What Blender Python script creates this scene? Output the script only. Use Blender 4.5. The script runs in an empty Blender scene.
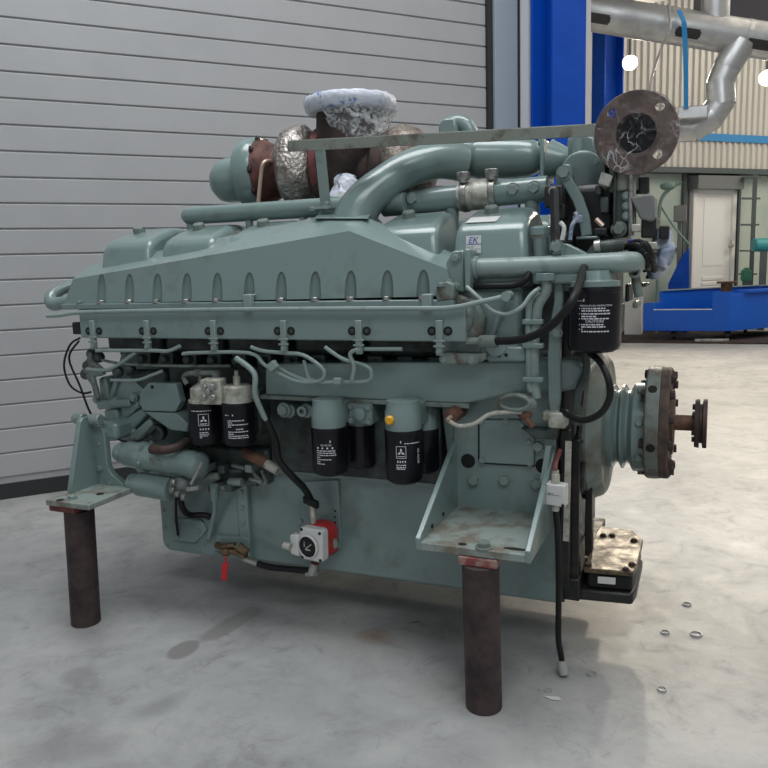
import bpy, bmesh, math, random
from mathutils import Vector, Matrix, Quaternion
random.seed(7)
S = bpy.context.scene
COL = S.collection
V = Vector

# ------------------------------------------------------------------ camera
F = 769.0
ROLL, PITCH, AZ, H = .03, math.atan(117/769), math.radians(23.3), 1.4
D = V((-math.sin(AZ)*math.cos(PITCH), math.cos(AZ)*math.cos(PITCH), -math.sin(PITCH)))
R0 = V((math.cos(AZ), math.sin(AZ), 0)); U0 = R0.cross(D)
R = R0*math.cos(ROLL) - U0*math.sin(ROLL)
U = R0*math.sin(ROLL) + U0*math.cos(ROLL)
C = V((0, 0, H))
cd = bpy.data.cameras.new('camera'); cam = bpy.data.objects.new('camera', cd); COL.objects.link(cam)
cam.matrix_world = Matrix(((R.x, U.x, -D.x, C.x), (R.y, U.y, -D.y, C.y), (R.z, U.z, -D.z, C.z), (0, 0, 0, 1)))
cd.sensor_width = 36; cd.lens = 36*F/768; cd.clip_end = 200
S.camera = cam

def ray(x, y): return D + R*((x-384)/F) - U*((y-384)/F)
def at(x, y, Y):                       # point of the place at distance Y across the hall
    v = ray(x, y); return C + v*((Y-C.y)/v.y)
def atz(x, y, Z):                      # point at height Z
    v = ray(x, y); return C + v*((Z-C.z)/v.z)
def atpl(x, y, p, n):
    v = ray(x, y); return C + v*((p-C).dot(n)/v.dot(n))
def sz(p, px): return px*(p-C).dot(D)/F

# ------------------------------------------------------------------ materials
MATS = {}
def mat(name, col, rough=.5, metal=0., noise=None, bump=0., coat=0., spec=.5, scale=8, emit=None):
    m = bpy.data.materials.new(name); m.use_nodes = True
    nt = m.node_tree; b = nt.nodes['Principled BSDF']
    c = tuple(col)+(1,)
    b.inputs['Base Color'].default_value = c
    b.inputs['Roughness'].default_value = rough
    b.inputs['Metallic'].default_value = metal
    b.inputs['Coat Weight'].default_value = coat
    b.inputs['Coat Roughness'].default_value = .15
    b.inputs['Specular IOR Level'].default_value = spec
    if emit:
        b.inputs['Emission Color'].default_value = tuple(emit[:3])+(1,); b.inputs['Emission Strength'].default_value = emit[3]
    if noise or bump:
        tc = nt.nodes.new('ShaderNodeTexCoord')
        n = nt.nodes.new('ShaderNodeTexNoise'); n.inputs['Scale'].default_value = scale; n.inputs['Detail'].default_value = 6
        n.inputs['Roughness'].default_value = .65
        nt.links.new(tc.outputs['Object'], n.inputs['Vector'])
        if noise:
            cols, lo, hi = noise
            r = nt.nodes.new('ShaderNodeValToRGB'); r.color_ramp.elements[0].position = lo; r.color_ramp.elements[1].position = hi
            r.color_ramp.elements[0].color = tuple(cols)+(1,); r.color_ramp.elements[1].color = c
            nt.links.new(n.outputs['Fac'], r.inputs['Fac']); nt.links.new(r.outputs['Color'], b.inputs['Base Color'])
            mr = nt.nodes.new('ShaderNodeMapRange'); mr.inputs['To Min'].default_value = min(1, rough+.2); mr.inputs['To Max'].default_value = rough
            mr.inputs['From Min'].default_value = lo; mr.inputs['From Max'].default_value = hi
            nt.links.new(n.outputs['Fac'], mr.inputs['Value']); nt.links.new(mr.outputs['Result'], b.inputs['Roughness'])
        if bump:
            n2 = nt.nodes.new('ShaderNodeTexNoise'); n2.inputs['Scale'].default_value = scale*4; n2.inputs['Detail'].default_value = 4
            nt.links.new(tc.outputs['Object'], n2.inputs['Vector'])
            bp = nt.nodes.new('ShaderNodeBump'); bp.inputs['Strength'].default_value = bump; bp.inputs['Distance'].default_value = .01
            nt.links.new(n2.outputs['Fac'], bp.inputs['Height']); nt.links.new(bp.outputs['Normal'], b.inputs['Normal'])
    MATS[name] = m
    return m

PAINT = (.180, .250, .245)
paint = mat('grey_green_paint', PAINT, .28, noise=((.13, .17, .16), .30, .46), bump=.05, coat=.45, scale=5)
grimy_shaded = mat('oily_shaded_paint', (.055, .078, .073), .36, noise=((.012, .013, .012), .36, .62), bump=.15, scale=7)  # oil grime plus shade of the gaps between parts, put into the colour
dirty = mat('scuffed_paint', (.175, .225, .205), .5, noise=((.10, .085, .07), .38, .52), bump=.1, scale=14)
pipem = mat('painted_pipe', (.235, .305, .293), .36, noise=((.15, .18, .17), .3, .45), scale=10)
steel = mat('zinc_steel', (.42, .43, .41), .35, .8, noise=((.2, .2, .18), .35, .55), scale=20)
boltm = mat('painted_bolt', (.22, .28, .27), .35, .2)
castal = mat('cast_aluminium', (.48, .48, .43), .5, .25, noise=((.25, .25, .2), .35, .55), bump=.15, scale=25)
rust = mat('rusty_steel', (.075, .045, .04), .62, .2, noise=((.03, .022, .022), .38, .62), bump=.25, scale=9)
rustor = mat('orange_rust', (.165, .082, .05), .7, .1, noise=((.06, .042, .035), .38, .6), bump=.3, scale=14)
postm = mat('brown_primed_steel', (.062, .04, .038), .55, .1, noise=((.03, .02, .022), .38, .58), bump=.12, scale=9)
ironm = mat('burnished_iron', (.21, .235, .205), .45, .15, noise=((.10, .085, .065), .36, .50), bump=.1, scale=10)
darkred = mat('dark_red_rust', (.14, .045, .032), .6, .1, noise=((.05, .028, .025), .36, .58), bump=.2, scale=12)
brownfoil = mat('brown_foil_blanket', (.27, .235, .20), .4, .6, noise=((.12, .095, .08), .36, .56), bump=.6, scale=22)
stained = mat('stained_paint', (.25, .30, .28), .4, noise=((.16, .145, .115), .40, .54), bump=.05, scale=9)
packm = mat('worn_red_packing', (.30, .20, .18), .6, noise=((.24, .06, .06), .44, .56), scale=26)
exhm = mat('exhaust_flange_iron', (.155, .11, .10), .45, .3, noise=((.07, .045, .04), .38, .6), bump=.3, scale=12)
redm = mat('red_oxide', (.19, .05, .05), .6, noise=((.09, .035, .03), .35, .55), scale=20)
redpl = mat('red_plastic', (.42, .025, .03), .4)
redtag = mat('red_tag_plastic', (.6, .02, .03), .45)
foil = mat('crumpled_foil', (.48, .45, .42), .34, .85, noise=((.20, .17, .15), .38, .56), bump=.9, scale=17)
black = mat('black_rubber', (.010, .010, .011), .5, spec=.3, scale=20, bump=.05)
blackm = mat('black_steel', (.018, .019, .02), .4, .2, noise=((.04, .035, .03), .35, .5), scale=12)
filtm = mat('black_filter_enamel', (.006, .006, .010), .30, spec=.32)
whitepl = mat('white_plastic', (.62, .63, .62), .4)
white = mat('white_print', (.7, .7, .76), .6)
bluep = mat('blue_print', (.03, .06, .32), .6)
yellow = mat('yellow_cap', (.75, .38, .02), .4)
ylw = mat('yellow_paper', (.7, .5, .06), .6)
greyp = mat('grey_enamel', (.17, .18, .18), .45)
hole = mat('bore_shade', (.006, .006, .006), .8)  # near-black on flat discs stands in for the shade inside holes
bluebag = mat('blue_plastic_bag', (.26, .33, .45), .3, noise=((.5, .54, .6), .42, .58), bump=.8, scale=16)
mountm = mat('oily_mount_plate', (.15, .115, .062), .30, .2, noise=((.05, .034, .02), .40, .60), bump=.2, scale=16)
wirem = mat('tan_wire', (.4, .3, .2), .5)
copper = mat('pale_copper_pipe', (.55, .42, .34), .35, .5)
bluesteel = mat('blue_gloss_steel', (.0, .065, .44), .5, spec=.25, noise=((.0, .058, .38), .35, .6), scale=3)
tankblue = mat('blue_tank_paint', (.006, .095, .52), .4, spec=.3)
galv = mat('galvanised_duct', (.50, .51, .51), .34, .75, noise=((.34, .35, .36), .35, .62), scale=3)
darkhole = mat('dark_grille', (.02, .018, .018), .6)
panelm = mat('door_panel_lacquer', (.37, .378, .388), .5, noise=((.35, .358, .368), .3, .6), bump=.02, scale=3)
framem = mat('grey_frame_lacquer', (.29, .34, .40), .45)
rubber_seal = mat('door_seal', (.02, .021, .022), .6)
whitewall = mat('white_wall_paint', (.62, .64, .64), .6)
teal = mat('teal_machine', (.04, .30, .32), .5)
greenm = mat('green_machine', (.05, .22, .14), .5)
shelfm = mat('shelf_steel', (.10, .12, .12), .5, .3)
brass = mat('brown_brass', (.20, .135, .07), .4, .5, noise=((.07, .05, .035), .38, .58), scale=20)
whitedoor = mat('white_door_paint', (.84, .82, .78), .45)
frost = mat('frosted_door_glass', (.85, .85, .82), .25)
strap = mat('blue_strap', (.02, .22, .5), .6)
stripe = mat('blue_wall_stripe', (.04, .25, .55), .5)
lampm = mat('lamp_glow', (1, .95, .8), .3, emit=(1, .86, .62, 40))
ceilm = mat('dark_ceiling', (.07, .07, .08), .8)
glassw = mat('greenish_booth_panel', (.52, .57, .49), .2, noise=((.38, .46, .41), .35, .65), scale=1.2)
scrapm = mat('clear_scrap', (.34, .34, .33), .3)

def corr_mat():
    m = mat('corrugated_cladding', (.62, .60, .55), .42, .1)
    return m
corr = corr_mat()

def film_mat(name, lo, hi, a, c):
    m = bpy.data.materials.new(name); m.use_nodes = True
    nt = m.node_tree; b = nt.nodes['Principled BSDF']
    b.inputs['Base Color'].default_value = (.9, .92, .95, 1); b.inputs['Roughness'].default_value = .12
    t = nt.nodes.new('ShaderNodeBsdfTransparent'); mx = nt.nodes.new('ShaderNodeMixShader')
    tc = nt.nodes.new('ShaderNodeTexCoord'); n = nt.nodes.new('ShaderNodeTexNoise'); n.inputs['Scale'].default_value = 22; n.inputs['Detail'].default_value = 5
    n.inputs['Distortion'].default_value = 2.5
    nt.links.new(tc.outputs['Object'], n.inputs['Vector'])
    r = nt.nodes.new('ShaderNodeMapRange'); r.inputs['From Min'].default_value = lo; r.inputs['From Max'].default_value = hi
    r.inputs['To Min'].default_value = a; r.inputs['To Max'].default_value = c
    nt.links.new(n.outputs['Fac'], r.inputs['Value']); nt.links.new(r.outputs['Result'], mx.inputs['Fac'])
    bp = nt.nodes.new('ShaderNodeBump'); bp.inputs['Strength'].default_value = 1; bp.inputs['Distance'].default_value = .02
    nt.links.new(n.outputs['Fac'], bp.inputs['Height']); nt.links.new(bp.outputs['Normal'], b.inputs['Normal'])
    nt.links.new(t.outputs[0], mx.inputs[1]); nt.links.new(b.outputs[0], mx.inputs[2])
    nt.links.new(mx.outputs[0], nt.nodes['Material Output'].inputs['Surface'])
    return m
def crease_mat():
    m = film_mat('stretched_clear_film', .56, .74, .03, .25); nt = m.node_tree; L = nt.links
    tc = next(n for n in nt.nodes if n.type == 'TEX_COORD'); mx = next(n for n in nt.nodes if n.type == 'MIX_SHADER'); mr = next(n for n in nt.nodes if n.type == 'MAP_RANGE')
    nz = nt.nodes.new('ShaderNodeTexNoise'); nz.inputs['Scale'].default_value = 6; L.new(tc.outputs['Object'], nz.inputs['Vector'])
    va = nt.nodes.new('ShaderNodeVectorMath'); va.operation = 'MULTIPLY_ADD'; va.inputs[1].default_value = (.22, .22, .22)
    L.new(nz.outputs['Color'], va.inputs[0]); L.new(tc.outputs['Object'], va.inputs[2])
    vo = nt.nodes.new('ShaderNodeTexVoronoi'); vo.feature = 'DISTANCE_TO_EDGE'; vo.inputs['Scale'].default_value = 21; L.new(va.outputs['Vector'], vo.inputs['Vector'])
    r2 = nt.nodes.new('ShaderNodeMapRange'); r2.inputs['From Min'].default_value = .0; r2.inputs['From Max'].default_value = .035; r2.inputs['To Min'].default_value = .6; r2.inputs['To Max'].default_value = 0
    L.new(vo.outputs['Distance'], r2.inputs['Value'])
    mu = nt.nodes.new('ShaderNodeMath'); mu.operation = 'MULTIPLY'; L.new(r2.outputs['Result'], mu.inputs[0])
    r3 = nt.nodes.new('ShaderNodeMapRange'); r3.inputs['From Min'].default_value = .50; r3.inputs['From Max'].default_value = .62; L.new(nz.outputs['Fac'], r3.inputs['Value']); L.new(r3.outputs['Result'], mu.inputs[1])
    mm = nt.nodes.new('ShaderNodeMath'); mm.operation = 'MAXIMUM'; L.new(mu.outputs[0], mm.inputs[0]); L.new(mr.outputs['Result'], mm.inputs[1]); L.new(mm.outputs[0], mx.inputs['Fac'])
    return m
film = film_mat('torn_plastic_film', .42, .62, .15, .85)
clear = crease_mat()
wrapm = mat('white_wrap', (.62, .66, .74), .3, noise=((.10, .18, .48), .37, .43), bump=.6, scale=9)

# ------------------------------------------------------------------ mesh building
def frame(ax):
    ax = V(ax).normalized()
    h = V((0, 0, 1)) if abs(ax.z) < .9 else V((1, 0, 0))
    u = ax.cross(h).normalized(); return u, ax.cross(u).normalized(), ax

class MB:
    def __init__(s): s.bm = bmesh.new()
    def hexa(s, p):                    # 8 corners: bottom ring then top ring
        v = [s.bm.verts.new(q) for q in p]
        for f in ((3, 2, 1, 0), (4, 5, 6, 7), (0, 1, 5, 4), (1, 2, 6, 5), (2, 3, 7, 6), (3, 0, 4, 7)):
            s.bm.faces.new([v[i] for i in f])
        return s
    def box(s, lo, hi):
        a, b = V(lo), V(hi)
        return s.hexa([(a.x, a.y, a.z), (b.x, a.y, a.z), (b.x, b.y, a.z), (a.x, b.y, a.z), (a.x, a.y, b.z), (b.x, a.y, b.z), (b.x, b.y, b.z), (a.x, b.y, b.z)])
    def obox(s, c, u, v, w):           # oriented box, half vectors
        c, u, v, w = V(c), V(u), V(v), V(w)
        return s.hexa([c-u-v-w, c+u-v-w, c+u+v-w, c-u+v-w, c-u-v+w, c+u-v+w, c+u+v+w, c-u+v+w])
    def prism(s, pts, vec):
        vec = V(vec); a = [s.bm.verts.new(V(p)) for p in pts]; b = [s.bm.verts.new(V(p)+vec) for p in pts]
        n = len(a)
        s.bm.faces.new(a); s.bm.faces.new(b[::-1])
        for i in range(n): s.bm.faces.new([a[(i+1) % n], a[i], b[i], b[(i+1) % n]])
        return s
    def rings(s, rings, cap=True, closed=False):
        vs = [[s.bm.verts.new(p) for p in r] for r in rings]
        n = len(vs[0])
        m = len(vs)
        for k in range(m if closed else m-1):
            A, B = vs[k], vs[(k+1) % m]
            for i in range(n): s.bm.faces.new([A[i], A[(i+1) % n], B[(i+1) % n], B[i]])
        if cap and not closed:
            s.bm.faces.new(vs[0][::-1]); s.bm.faces.new(vs[-1])
        return s
    def lathe(s, o, ax, prof, n=32, cap=True):   # prof: (distance along axis, radius)
        u, v, a = frame(ax); o = V(o)
        return s.rings([[o+a*t+(u*math.cos(i*2*math.pi/n)+v*math.sin(i*2*math.pi/n))*max(r, 1e-4) for i in range(n)] for t, r in prof], cap)
    def cyl(s, p0, p1, r, r2=None, n=24):
        p0, p1 = V(p0), V(p1)
        return s.lathe(p0, p1-p0, [(0, r), ((p1-p0).length, r if r2 is None else r2)], n)
    def tube(s, pts, r, n=10, smooth=True, closed=False, sub=5):
        pts = [V(p) for p in pts]; rs = list(r) if isinstance(r, (list, tuple)) else [r]*len(pts)
        if smooth and len(pts) > 2:
            P, Q = [], []
            m = len(pts)
            for i in range(m if closed else m-1):
                g = (lambda j: pts[j % m]) if closed else (lambda j: pts[max(0, min(m-1, j))])
                p0, p1, p2, p3 = g(i-1), g(i), g(i+1), g(i+2)
                ra, rb = rs[i], rs[(i+1) % m]
                for k in range(sub):
                    t = k/sub
                    P.append(.5*((2*p1)+(p2-p0)*t+(2*p0-5*p1+4*p2-p3)*t*t+(3*p1-p0-3*p2+p3)*t**3)); Q.append(ra+(rb-ra)*t)
            if not closed: P.append(pts[-1]); Q.append(rs[-1])
        else: P, Q = pts, rs
        m = len(P); rings = []
        T = []
        for i in range(m):
            a = P[(i-1) % m] if closed else P[max(0, i-1)]; b = P[(i+1) % m] if closed else P[min(m-1, i+1)]
            d = b-a; T.append(d.normalized() if d.length > 1e-9 else V((0, 0, 1)))
        u, v, _ = frame(T[0])
        for i in range(m):
            u = (u - T[i]*u.dot(T[i])).normalized(); v = T[i].cross(u)
            rings.append([P[i]+(u*math.cos(k*2*math.pi/n)+v*math.sin(k*2*math.pi/n))*Q[i] for k in range(n)])
        return s.rings(rings, True, closed)
    def ball(s, c, r, sc=(1, 1, 1), n=20, m=12):
        c = V(c)
        return s.rings([[c+V((math.sin(a)*math.cos(b)*sc[0], math.sin(a)*math.sin(b)*sc[1], math.cos(a)*sc[2]))*r
                         for b in [2*math.pi*i/n for i in range(n)]] for a in [max(.01, min(math.pi-.01, math.pi*k/m)) for k in range(m+1)]])
    def build(s, name, m, parent=None, bevel=0., seg=2, ang=32, disp=0.):
        bm = s.bm
        bmesh.ops.recalc_face_normals(bm, faces=bm.faces[:])
        lo = V((min(v.co.x for v in bm.verts), min(v.co.y for v in bm.verts), min(v.co.z for v in bm.verts)))
        hi = V((max(v.co.x for v in bm.verts), max(v.co.y for v in bm.verts), max(v.co.z for v in bm.verts)))
        c = (lo+hi)/2
        if parent is None: c.z = lo.z
        bmesh.ops.translate(bm, verts=bm.verts[:], vec=-c)
        if disp:
            for v in bm.verts: v.co += V((random.uniform(-1, 1), random.uniform(-1, 1), random.uniform(-1, 1)))*disp
        me = bpy.data.meshes.new(name); bm.to_mesh(me); bm.free()
        me.shade_smooth(); me.set_sharp_from_angle(angle=math.radians(ang))
        me.materials.append(m)
        o = bpy.data.objects.new(name, me); COL.objects.link(o)
        LOC[o] = c
        if parent: o.parent = parent; o.location = c-LOC[parent]
        else: o.location = c
        if bevel:
            b = o.modifiers.new('bevel', 'BEVEL'); b.width = bevel; b.segments = seg; b.limit_method = 'ANGLE'; b.angle_limit = math.radians(35); b.harden_normals = False
        return o
LOC = {}
def thing(name, loc, label, cat, group=None):
    o = bpy.data.objects.new(name, None); COL.objects.link(o); o.location = loc; LOC[o] = V(loc)
    o.empty_display_size = .1
    return tag(o, label, cat, group)
def tag(o, label=None, cat=None, group=None, kind=None):
    if label: o['label'] = label
    if cat: o['category'] = cat
    if group: o['group'] = group
    if kind: o['kind'] = kind
    return o
def struct(o): o['kind'] = 'structure'; return o
def copy_at(o, parent, p, rot=None, scale=None):
    c = o.copy(); COL.objects.link(c); c.parent = parent
    c.location = V(p)-(LOC[parent] if parent else V()); LOC[c] = V(p)
    if rot: c.rotation_mode = 'QUATERNION'; c.rotation_quaternion = rot
    if scale: c.scale = scale
    return c

# a hex bolt with washer, copied wherever one is seen
_bolt = {}
def bolt(parent, p, n, r=.010, m=None, h=None, name='bolt'):
    m = m or boltm
    if m.name not in _bolt:
        b = MB(); b.lathe((0, 0, 0), (0, 0, 1), [(0, 1.3), (.22, 1.3), (.24, 1.05)], 16)
        b.lathe((0, 0, .2), (0, 0, 1), [(0, 1.0), (.62, 1.0), (.78, .86)], 6)
        bm = b.bm; bmesh.ops.recalc_face_normals(bm, faces=bm.faces[:])
        me = bpy.data.meshes.new('bolt'); bm.to_mesh(me); bm.free(); me.materials.append(m); _bolt[m.name] = me
    o = bpy.data.objects.new(name, _bolt[m.name]); COL.objects.link(o); o.parent = parent
    o.location = V(p)-V(n).normalized()*.001-LOC[parent]; LOC[o] = V(p)
    o.rotation_mode = 'QUATERNION'; o.rotation_quaternion = V((0, 0, 1)).rotation_difference(V(n))@Quaternion((0, 0, 1), random.uniform(0, 1))
    o.scale = (r, r, r if h is None else h)
    return o
NY = V((0, -1, 0)); PX = V((1, 0, 0)); UP = V((0, 0, 1))

def text_mesh(body, size, align='CENTER'):
    cu = bpy.data.curves.new('t', 'FONT'); cu.body = body; cu.size = size; cu.align_x = align; cu.resolution_u = 2; cu.extrude = .0003
    ob = bpy.data.objects.new('t', cu); COL.objects.link(ob)
    bpy.context.view_layer.update()
    me = bpy.data.meshes.new_from_object(ob.evaluated_get(bpy.context.evaluated_depsgraph_get()))
    bpy.data.objects.remove(ob)
    return me
def flat_to(fn, pieces, name, m, parent, label=None):
    """pieces: list of (verts2d, faces) or text meshes; fn maps (u, v, w) to the place"""
    bm = bmesh.new()
    for p in pieces:
        if isinstance(p, tuple):
            vs = [bm.verts.new((x, y, .0006)) for x, y in p[0]]; bm.faces.new(vs)
        else: bm.from_mesh(p)
    es = [e for e in bm.edges if e.calc_length() > .012]
    if es: bmesh.ops.subdivide_edges(bm, edges=es, cuts=4)
    for v in bm.verts: v.co = fn(v.co.x, v.co.y, v.co.z)
    c = V()
    for v in bm.verts: c += v.co
    c /= max(1, len(bm.verts))
    for v in bm.verts: v.co -= c
    me = bpy.data.meshes.new(name); bm.to_mesh(me); bm.free(); me.materials.append(m)
    o = bpy.data.objects.new(name, me); COL.objects.link(o); o.parent = parent; LOC[o] = c; o.location = c-LOC[parent]
    if label: o['label'] = label
    return o
def moved(me, x, y):
    me.transform(Matrix.Translation((x, y, 0))); return me
def wrap_cyl(c, r, th0):               # paper wrapped on an upright cylinder, th0 the direction it faces
    return lambda u, v, w: V((c.x+(r+.0004+w)*math.cos(th0+u/r), c.y+(r+.0004+w)*math.sin(th0+u/r), c.z+v))
def rect(x, y, w, h): return ([(x, y), (x+w, y), (x+w, y+h), (x, y+h)], None)
def lines(x0, x1, ys, h, seed=0):
    rr = random.Random(seed); out = []
    for y in ys:
        x = x0
        while x < x1-.004:
            w = min(rr.uniform(.003, .013), x1-x); out.append(rect(x, y, w, h)); x += w+.0022
            if rr.random() < .10: break
    return out
def diamonds(x, y, s):
    out = []
    for k in range(3):
        a = math.radians(90+120*k); d = V((math.cos(a), math.sin(a))); n = V((-d.y, d.x))
        out.append(([(x, y), tuple(V((x, y))+d*s*.55+n*s*.31), tuple(V((x, y))+d*s*1.1), tuple(V((x, y))+d*s*.55-n*s*.31)], None))
    return out
def outline(x, y, w, h, t):
    return [rect(x, y, w, t), rect(x, y+h-t, w, t), rect(x, y, t, h), rect(x+w-t, y, t, h)]

# ================================================================== SETTING
# floor
def floor_mat():
    m = bpy.data.materials.new('polished_concrete'); m.use_nodes = True; nt = m.node_tree; L = nt.links
    b = nt.nodes['Principled BSDF']
    geo = nt.nodes.new('ShaderNodeNewGeometry')
    def noise(scale, det=6, rough=.6, dist=0.):
        n = nt.nodes.new('ShaderNodeTexNoise'); n.inputs['Scale'].default_value = scale; n.inputs['Detail'].default_value = det
        n.inputs['Roughness'].default_value = rough; n.inputs['Distortion'].default_value = dist
        L.new(geo.outputs['Position'], n.inputs['Vector']); return n
    def ramp(src, stops):
        r = nt.nodes.new('ShaderNodeValToRGB')
        while len(r.color_ramp.elements) < len(stops): r.color_ramp.elements.new(.5)
        for e, (p, c) in zip(r.color_ramp.elements, stops): e.position = p; e.color = tuple(c)+(1,)
        L.new(src, r.inputs['Fac']); return r
    def mix(fac, a, bcol, mode='MIX'):
        x = nt.nodes.new('ShaderNodeMix'); x.data_type = 'RGBA'; x.blend_type = mode
        if isinstance(fac, float): x.inputs[0].default_value = fac
        else: L.new(fac, x.inputs[0])
        L.new(a, x.inputs[6])
        if isinstance(bcol, tuple): x.inputs[7].default_value = bcol+(1,)
        else: L.new(bcol, x.inputs[7])
        return x.outputs[2]
    n1 = noise(1.1, 8, .62, .6)
    col = ramp(n1.outputs['Fac'], [(.30, (.285, .293, .297)), (.5, (.375, .38, .378)), (.70, (.45, .448, .435))]).outputs['Color']
    n2 = noise(7, 8, .7, 1.2)
    col = mix(.55, col, ramp(n2.outputs['Fac'], [(.3, (.55, .55, .56)), (.45, (.97, .97, .97)), (.7, (1.08, 1.08, 1.07))]).outputs['Color'], 'MULTIPLY')
    n4 = noise(3.4, 9, .72, .4)
    col = mix(.8, col, ramp(n4.outputs['Fac'], [(.34, (.72, .72, .725)), (.50, (.97, .97, .97)), (.66, (1.06, 1.06, 1.05))]).outputs['Color'], 'MULTIPLY')
    n5 = noise(16, 6, .75, .8)
    col = mix(.6, col, ramp(n5.outputs['Fac'], [(.30, (.6, .6, .6)), (.40, (1, 1, 1))]).outputs['Color'], 'MULTIPLY')
    n3 = noise(60, 3, .6)
    col = mix(.5, col, ramp(n3.outputs['Fac'], [(.30, (.75, .75, .75)), (.40, (1, 1, 1))]).outputs['Color'], 'MULTIPLY')
    # stains with an outline of their own
    nw = noise(3.2, 5, .6)
    def stain(col, px, py, rx, ry, ang, c, k, soft=.5, wob=.6, p=None):
        p = p or atz(px, py, 0)
        mp = nt.nodes.new('ShaderNodeMapping'); mp.vector_type = 'TEXTURE'
        mp.inputs['Location'].default_value = (p.x, p.y, 0); mp.inputs['Rotation'].default_value = (0, 0, ang); mp.inputs['Scale'].default_value = (rx, ry, 1)
        L.new(geo.outputs['Position'], mp.inputs['Vector'])
        ln = nt.nodes.new('ShaderNodeVectorMath'); ln.operation = 'LENGTH'; L.new(mp.outputs['Vector'], ln.inputs[0])
        ad = nt.nodes.new('ShaderNodeMath'); ad.operation = 'MULTIPLY_ADD'; L.new(nw.outputs['Fac'], ad.inputs[0]); ad.inputs[1].default_value = wob*2
        L.new(ln.outputs['Value'], ad.inputs[2])
        mr = nt.nodes.new('ShaderNodeMapRange'); mr.inputs['From Min'].default_value = 1+wob; mr.inputs['From Max'].default_value = 1+wob-soft
        mr.inputs['To Min'].default_value = 0; mr.inputs['To Max'].default_value = k
        L.new(ad.outputs[0], mr.inputs['Value'])
        return mix(mr.outputs['Result'], col, c)
    def streak(col, x0, y0, x1, y1, wd, c, k, soft=.5, wob=.6):
        a_, b_ = atz(x0, y0, 0), atz(x1, y1, 0); d_ = b_-a_
        return stain(col, 0, 0, d_.length/2, wd, math.atan2(d_.y, d_.x), c, k, soft, wob, (a_+b_)/2)
    col = streak(col, 170, 660, 196, 640, .055, (.185, .175, .17), .8, .22, .35)
    col = streak(col, 196, 645, 262, 606, .055, (.22, .21, .205), .75, .3, .4)
    col = stain(col, 375, 636, .11, .07, 0, (.28, .17, .10), .8, .9)
    col = streak(col, 60, 684, 96, 668, .07, (.21, .21, .21), .6, .5)
    col = streak(col, 118, 726, 190, 690, .07, (.23, .235, .24), .65, .6)
    col = stain(col, 60, 748, .2, .1, .5, (.25, .25, .255), .6, .6)
    col = streak(col, 190, 610, 300, 575, .22, (.23, .235, .24), .55, .8)
    col = stain(col, 95, 640, .22, .12, .5, (.25, .25, .26), .5, .8)
    col = stain(col, 330, 690, .4, .25, .2, (.30, .305, .31), .5, .9)
    col = streak(col, 300, 758, 470, 700, .05, (.28, .285, .29), .5, .7)
    col = streak(col, 395, 760, 560, 735, .16, (.27, .275, .28), .45, .5)
    col = streak(col, 560, 670, 700, 655, .05, (.33, .325, .31), .6, .7)
    col = stain(col, 415, 622, .03, .012, .6, (.12, .11, .10), .8, .3)
    L.new(col, b.inputs['Base Color'])
    rr = nt.nodes.new('ShaderNodeMapRange'); rr.inputs['From Min'].default_value = .3; rr.inputs['From Max'].default_value = .7
    rr.inputs['To Min'].default_value = .55; rr.inputs['To Max'].default_value = .40
    L.new(n2.outputs['Fac'], rr.inputs['Value']); L.new(rr.outputs['Result'], b.inputs['Roughness'])
    bp = nt.nodes.new('ShaderNodeBump'); bp.inputs['Strength'].default_value = .05; bp.inputs['Distance'].default_value = .01
    L.new(n3.outputs['Fac'], bp.inputs['Height']); L.new(bp.outputs['Normal'], b.inputs['Normal'])
    b.inputs['Specular IOR Level'].default_value = .45
    return m
b = MB(); b.box((-14, -6, -.1), (14, 26, 0)); fl = struct(b.build('floor', floor_mat()))

# the wall with the big sectional door
bw = V((math.sin(math.radians(40.2)), math.cos(math.radians(40.2)), 0)); nw = V((bw.y, -bw.x, 0))
W0 = V((-4.158, 3.394, 0))
def wp(s, off=0, z=0): return W0 + bw*s + nw*off + UP*z       # along the door wall, out of it, up
def wbox(m, s0, s1, o0, o1, z0, z1):
    m.hexa([wp(s0, o0, z0), wp(s1, o0, z0), wp(s1, o1, z0), wp(s0, o1, z0), wp(s0, o0, z1), wp(s1, o0, z1), wp(s1, o1, z1), wp(s0, o1, z1)]); return m
LEFT = -7.5
def ws(px, off, y=60):                 # where along the wall a sight line meets the plane standing off from it
    return (atpl(px, y, W0+nw*off, nw)-W0).dot(bw)
SE = ws(486, 0); SF = ws(493, .03); SG = ws(517, .05); SH = ws(520, .02); SW = ws(530, .03)
door = MB()
pz, ph = -.016, .156
for i in range(1, 34):                                            # the ribs of one door leaf
    z = pz+i*ph
    wbox(door, LEFT, SE, -.05, 0, z+.004, z+ph-.004)
wbox(door, LEFT, SE, -.06, -.012, .02, pz+34*ph)
d1 = struct(door.build('door_1', panelm, None, .006, 2))
s = MB(); wbox(s, LEFT, SE, -.055, .004, .0, .10); s.build('bottom_seal', rubber_seal, d1)
s = MB(); wbox(s, SE, SF, -.06, .03, 0, 5.6); s.build('side_seal', rubber_seal, d1)
s = MB(); wbox(s, SF, SG, -.06, .06, 0, 5.6); wbox(s, LEFT, SG, -.06, .06, pz+34*ph, 5.6); s.build('door_frame', framem, d1, .004)
s = MB(); wbox(s, SG, SH, -.06, .02, 0, 5.6); struct(s.build('trim_1', rubber_seal))
s = MB(); wbox(s, SH, SW+.1, -.3, .03, 0, 5.6); wbox(s, LEFT, SW+.1, -.3, -.08, 5.6, 7); struct(s.build('wall_left', whitewall))

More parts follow.
